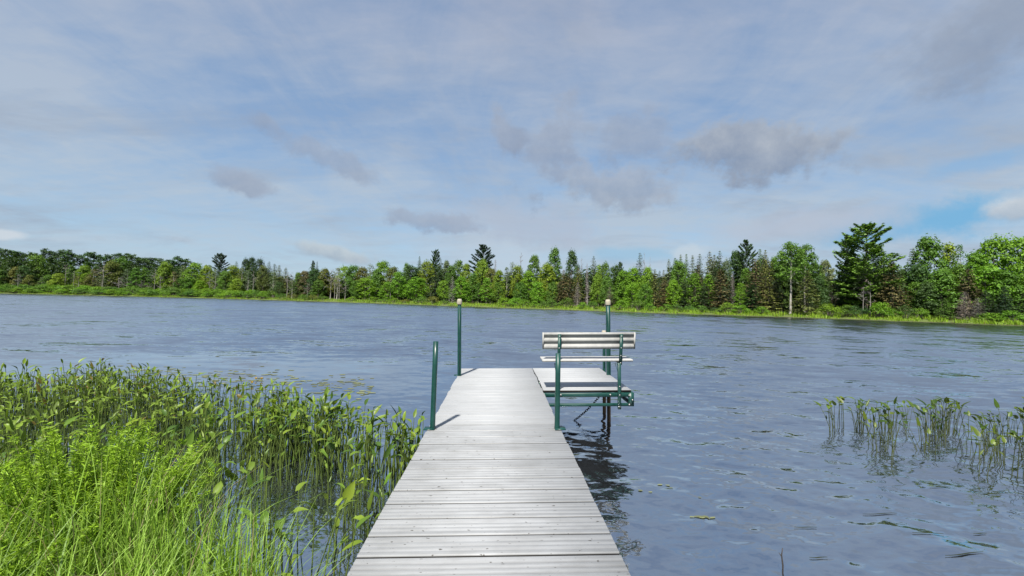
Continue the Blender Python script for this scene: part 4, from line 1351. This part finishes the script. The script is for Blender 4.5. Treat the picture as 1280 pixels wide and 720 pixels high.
# ------------------------------------------------------------------ sun and sky
sv = np.array([-.158, -.52, .80]); sw = xd * sv[0] + yd * sv[1] + zd * sv[2]; sw /= np.linalg.norm(sw)
sl = bpy.data.lights.new('sun', 'SUN'); sl.energy = 3.8; sl.angle = math.radians(2.0); sl.color = (1.0, .95, .87)
so = bpy.data.objects.new('sun', sl); COL.objects.link(so)
so.rotation_euler = Vector(sw).to_track_quat('Z', 'Y').to_euler()
W = bpy.data.worlds.new('World'); scene.world = W; W.use_nodes = True
nt = W.node_tree
bg = nt.nodes['Background']
BS_ = .10
SKY_GAIN = .475
bg.inputs['Strength'].default_value = BS_
sky = nt.nodes.new('ShaderNodeTexSky'); sky.sky_type = 'NISHITA'; sky.sun_disc = False
sky.sun_elevation = math.asin(sw[2]); sky.sun_rotation = math.atan2(sw[0], sw[1])
dirv = nt.nodes.new('ShaderNodeTexCoord').outputs['Generated']
sep = nt.nodes.new('ShaderNodeSeparateXYZ'); nt.links.new(dirv, sep.inputs[0])


def lin(r, g_, b_):
    return tuple((((c / 255 + .055) / 1.055) ** 2.4 if c > 10 else c / 255 / 12.92) / BS_ * SKY_GAIN for c in (r, g_, b_))


# cloud-deck coordinates: direction projected on a flat layer
zz = mth(nt, 'ADD', mth(nt, 'MAXIMUM', sep.outputs[2], 0.0), .16)
cx = mth(nt, 'DIVIDE', sep.outputs[0], zz); cyy = mth(nt, 'DIVIDE', sep.outputs[1], zz)
cmb = nt.nodes.new('ShaderNodeCombineXYZ'); nt.links.new(cx, cmb.inputs[0]); nt.links.new(cyy, cmb.inputs[1])
pl = cmb.outputs[0]
elev = sep.outputs[2]
blue = ramp(nt, elev, [(0.0, lin(150, 181, 206)), (.30, lin(124, 153, 188))])
e = [n for n in nt.nodes if n.type == 'VALTORGB'][-1].color_ramp.elements
e.new(.7).color = (*lin(116, 139, 172), 1)
base = mixc(nt, .2, blue, sky.outputs[0])
veil1 = noise(nt, mapping(nt, pl, (.35, 1.1, 1), (0, 0, .55)), .95, 7, .60, .6)
veil2 = noise(nt, mapping(nt, pl, (1.0, .35, 1), (0, 0, -.75), (3, 1, 0)), 2.6, 7, .62, .9)
veil3 = noise(nt, mapping(nt, pl, (.7, 1.2, 1), (0, 0, .3), (7, 2, 0)), 7.5, 6, .6, .4)
vf = mth(nt, 'ADD', mth(nt, 'ADD', mth(nt, 'MULTIPLY', veil1, .52), mth(nt, 'MULTIPLY', veil2, .30)), mth(nt, 'MULTIPLY', veil3, .18))
vfac = ramp(nt, vf, [(.40, (.05, .05, .05)), (.57, (.95, .95, .95))])
veilc = ramp(nt, elev, [(0.02, lin(177, 195, 210)), (.55, lin(162, 172, 193))])
thick = noise(nt, mapping(nt, pl, (.6, .9, 1), (0, 0, .2), (11, 5, 0)), 1.5, 7, .62, .7)
veilc = mixc(nt, ramp(nt, thick, [(.46, (0, 0, 0)), (.72, (.6, .6, .6))]), veilc, lin(136, 148, 168))
skyc = mixc(nt, vfac, base, veilc)
nz = nt.nodes.new('ShaderNodeTexNoise'); nz.inputs['Scale'].default_value = 7.0; nz.inputs['Detail'].default_value = 7; nz.inputs['Roughness'].default_value = .6
nt.links.new(dirv, nz.inputs['Vector'])
sepn = nt.nodes.new('ShaderNodeSeparateColor'); nt.links.new(nz.outputs['Color'], sepn.inputs[0])
nzf = noise(nt, mapping(nt, dirv, (1, 1, 1.8)), 9.0, 7, .62)


def vdot(vec):
    n = nt.nodes.new('ShaderNodeVectorMath'); n.operation = 'DOT_PRODUCT'
    nt.links.new(dirv, n.inputs[0]); n.inputs[1].default_value = tuple(vec)
    return n.outputs['Value']


nzb = nt.nodes.new('ShaderNodeTexNoise'); nzb.inputs['Scale'].default_value = 22.0; nzb.inputs['Detail'].default_value = 6; nzb.inputs['Roughness'].default_value = .65
nt.links.new(dirv, nzb.inputs['Vector'])
sepb = nt.nodes.new('ShaderNodeSeparateColor'); nt.links.new(nzb.outputs['Color'], sepb.inputs[0])


def blob(col_in, px, py, rx, ry, rot, colr, strength, jag=.9, shade=None, soft=1.0):
    """a cloud of its own at a fixed bearing and height in the sky"""
    f0 = pdir(px, py); f0 = f0 / np.linalg.norm(f0)
    rt = np.cross(f0, (0, 0, 1)); rt /= np.linalg.norm(rt); up_ = np.cross(rt, f0)
    s = np.linalg.norm(pdir(px, py)) ** 1.5 * F
    ca, sa = math.cos(rot), math.sin(rot)
    ax = (rt * ca + up_ * sa) * (s / rx); ay = (-rt * sa + up_ * ca) * (s / ry)
    w1 = mth(nt, 'ADD', mth(nt, 'MULTIPLY', mth(nt, 'ADD', sepn.outputs[0], -.5), 1.9 * jag), mth(nt, 'MULTIPLY', mth(nt, 'ADD', sepb.outputs[0], -.5), 1.0 * jag))
    w2 = mth(nt, 'ADD', mth(nt, 'MULTIPLY', mth(nt, 'ADD', sepn.outputs[1], -.5), 2.6 * jag), mth(nt, 'MULTIPLY', mth(nt, 'ADD', sepb.outputs[1], -.5), 1.7 * jag))
    u = mth(nt, 'ADD', vdot(ax), w1)
    v = mth(nt, 'ADD', vdot(ay), w2)
    r_ = mth(nt, 'SQRT', mth(nt, 'ADD', mth(nt, 'MULTIPLY', u, u), mth(nt, 'MULTIPLY', v, v)))
    front = mth(nt, 'GREATER_THAN', vdot(f0), .2)
    mr = nt.nodes.new('ShaderNodeMapRange'); mr.interpolation_type = 'SMOOTHSTEP'
    nt.links.new(mth(nt, 'ADD', r_, mth(nt, 'MULTIPLY', mth(nt, 'ADD', nzf, -.5), 1.6 * jag)), mr.inputs[0])
    mr.inputs[1].default_value = 1.0 + .55 * soft; mr.inputs[2].default_value = 1.0 - .75 * soft
    mr.inputs[3].default_value = 0.0; mr.inputs[4].default_value = 1.0
    mk = mth(nt, 'MULTIPLY', mth(nt, 'MULTIPLY', mr.outputs[0], strength), front)
    cc_ = colr
    if shade:
        lo_, hi_ = shade
        cc_ = ramp(nt, mth(nt, 'ADD', mth(nt, 'MULTIPLY_ADD', v, .36, .5), mth(nt, 'MULTIPLY', mth(nt, 'ADD', sepb.outputs[2], -.5), 1.3)), [(0, lo_), (1, hi_)])
    return mixc(nt, mk, col_in, cc_)


bluec = lin(112, 172, 212)
skyc = blob(skyc, 1195, 270, 140, 24, .12, bluec, .9, 1.0)
skyc = blob(skyc, 1225, 205, 60, 14, .15, lin(125, 172, 215), .6, .8)
skyc = blob(skyc, 780, 318, 90, 9, 0, lin(140, 185, 215), .6, .6)
skyc = blob(skyc, 640, 318, 90, 26, 0, lin(184, 198, 212), .6, .9)
skyc = blob(skyc, 1000, 283, 100, 20, .05, lin(176, 186, 202), .8, .7)
skyc = blob(skyc, 650, 280, 95, 24, -.1, lin(170, 182, 200), .8, .9)
G0, G1, G2 = lin(133, 146, 169), lin(160, 170, 187), lin(176, 183, 190)
P0 = (G0, G1)
skyc = blob(skyc, 690, 192, 46, 54, .3, None, .65, 1.3, P0, .65)
skyc = blob(skyc, 632, 158, 18, 34, .4, None, .75, 1.1, P0, .6)
skyc = blob(skyc, 800, 175, 44, 42, -.2, None, .5, 1.4, P0, .65)
skyc = blob(skyc, 765, 238, 72, 28, -.1, None, .65, 1.2, (lin(134, 146, 166), lin(172, 178, 189)), .65)
skyc = blob(skyc, 945, 188, 104, 36, -.12, None, .78, .9, (lin(126, 138, 159), lin(176, 181, 188)), .5)
skyc = blob(skyc, 298, 226, 38, 17, -.1, None, .65, 1.0, P0, .6)
skyc = blob(skyc, 400, 192, 66, 14, -.35, None, .55, 1.3, P0, .65)
skyc = blob(skyc, 548, 276, 54, 13, -.1, None, .6, 1.1, P0, .55)
skyc = blob(skyc, 418, 314, 54, 10, -.15, None, .8, .9, (lin(152, 168, 184), lin(194, 202, 206)), .65)
skyc = blob(skyc, 1235, 36, 95, 64, 0, None, .7, 1.0, (lin(132, 144, 164), lin(150, 160, 176)), 1)
skyc = blob(skyc, 1275, 258, 42, 22, .2, None, .85, .9, (lin(160, 172, 186), lin(204, 208, 212)), .6)
skyc = blob(skyc, 4, 291, 24, 8, 0, lin(202, 209, 216), .75, .8, soft=.6)
skyc = blob(skyc, 862, 316, 24, 11, 0, lin(194, 205, 214), .65, .8, soft=.6)
nt.links.new(skyc, bg.inputs['Color'])

vs = scene.view_settings
vs.view_transform = 'Standard'
vs.look = 'None'
vs.exposure = 1.2
vs.gamma = 1.0
vs.use_curve_mapping = False
cy = scene.cycles
cy.max_bounces = 6; cy.diffuse_bounces = 3; cy.glossy_bounces = 3; cy.transmission_bounces = 3
cy.caustics_reflective = False; cy.caustics_refractive = False
cy.use_denoising = True
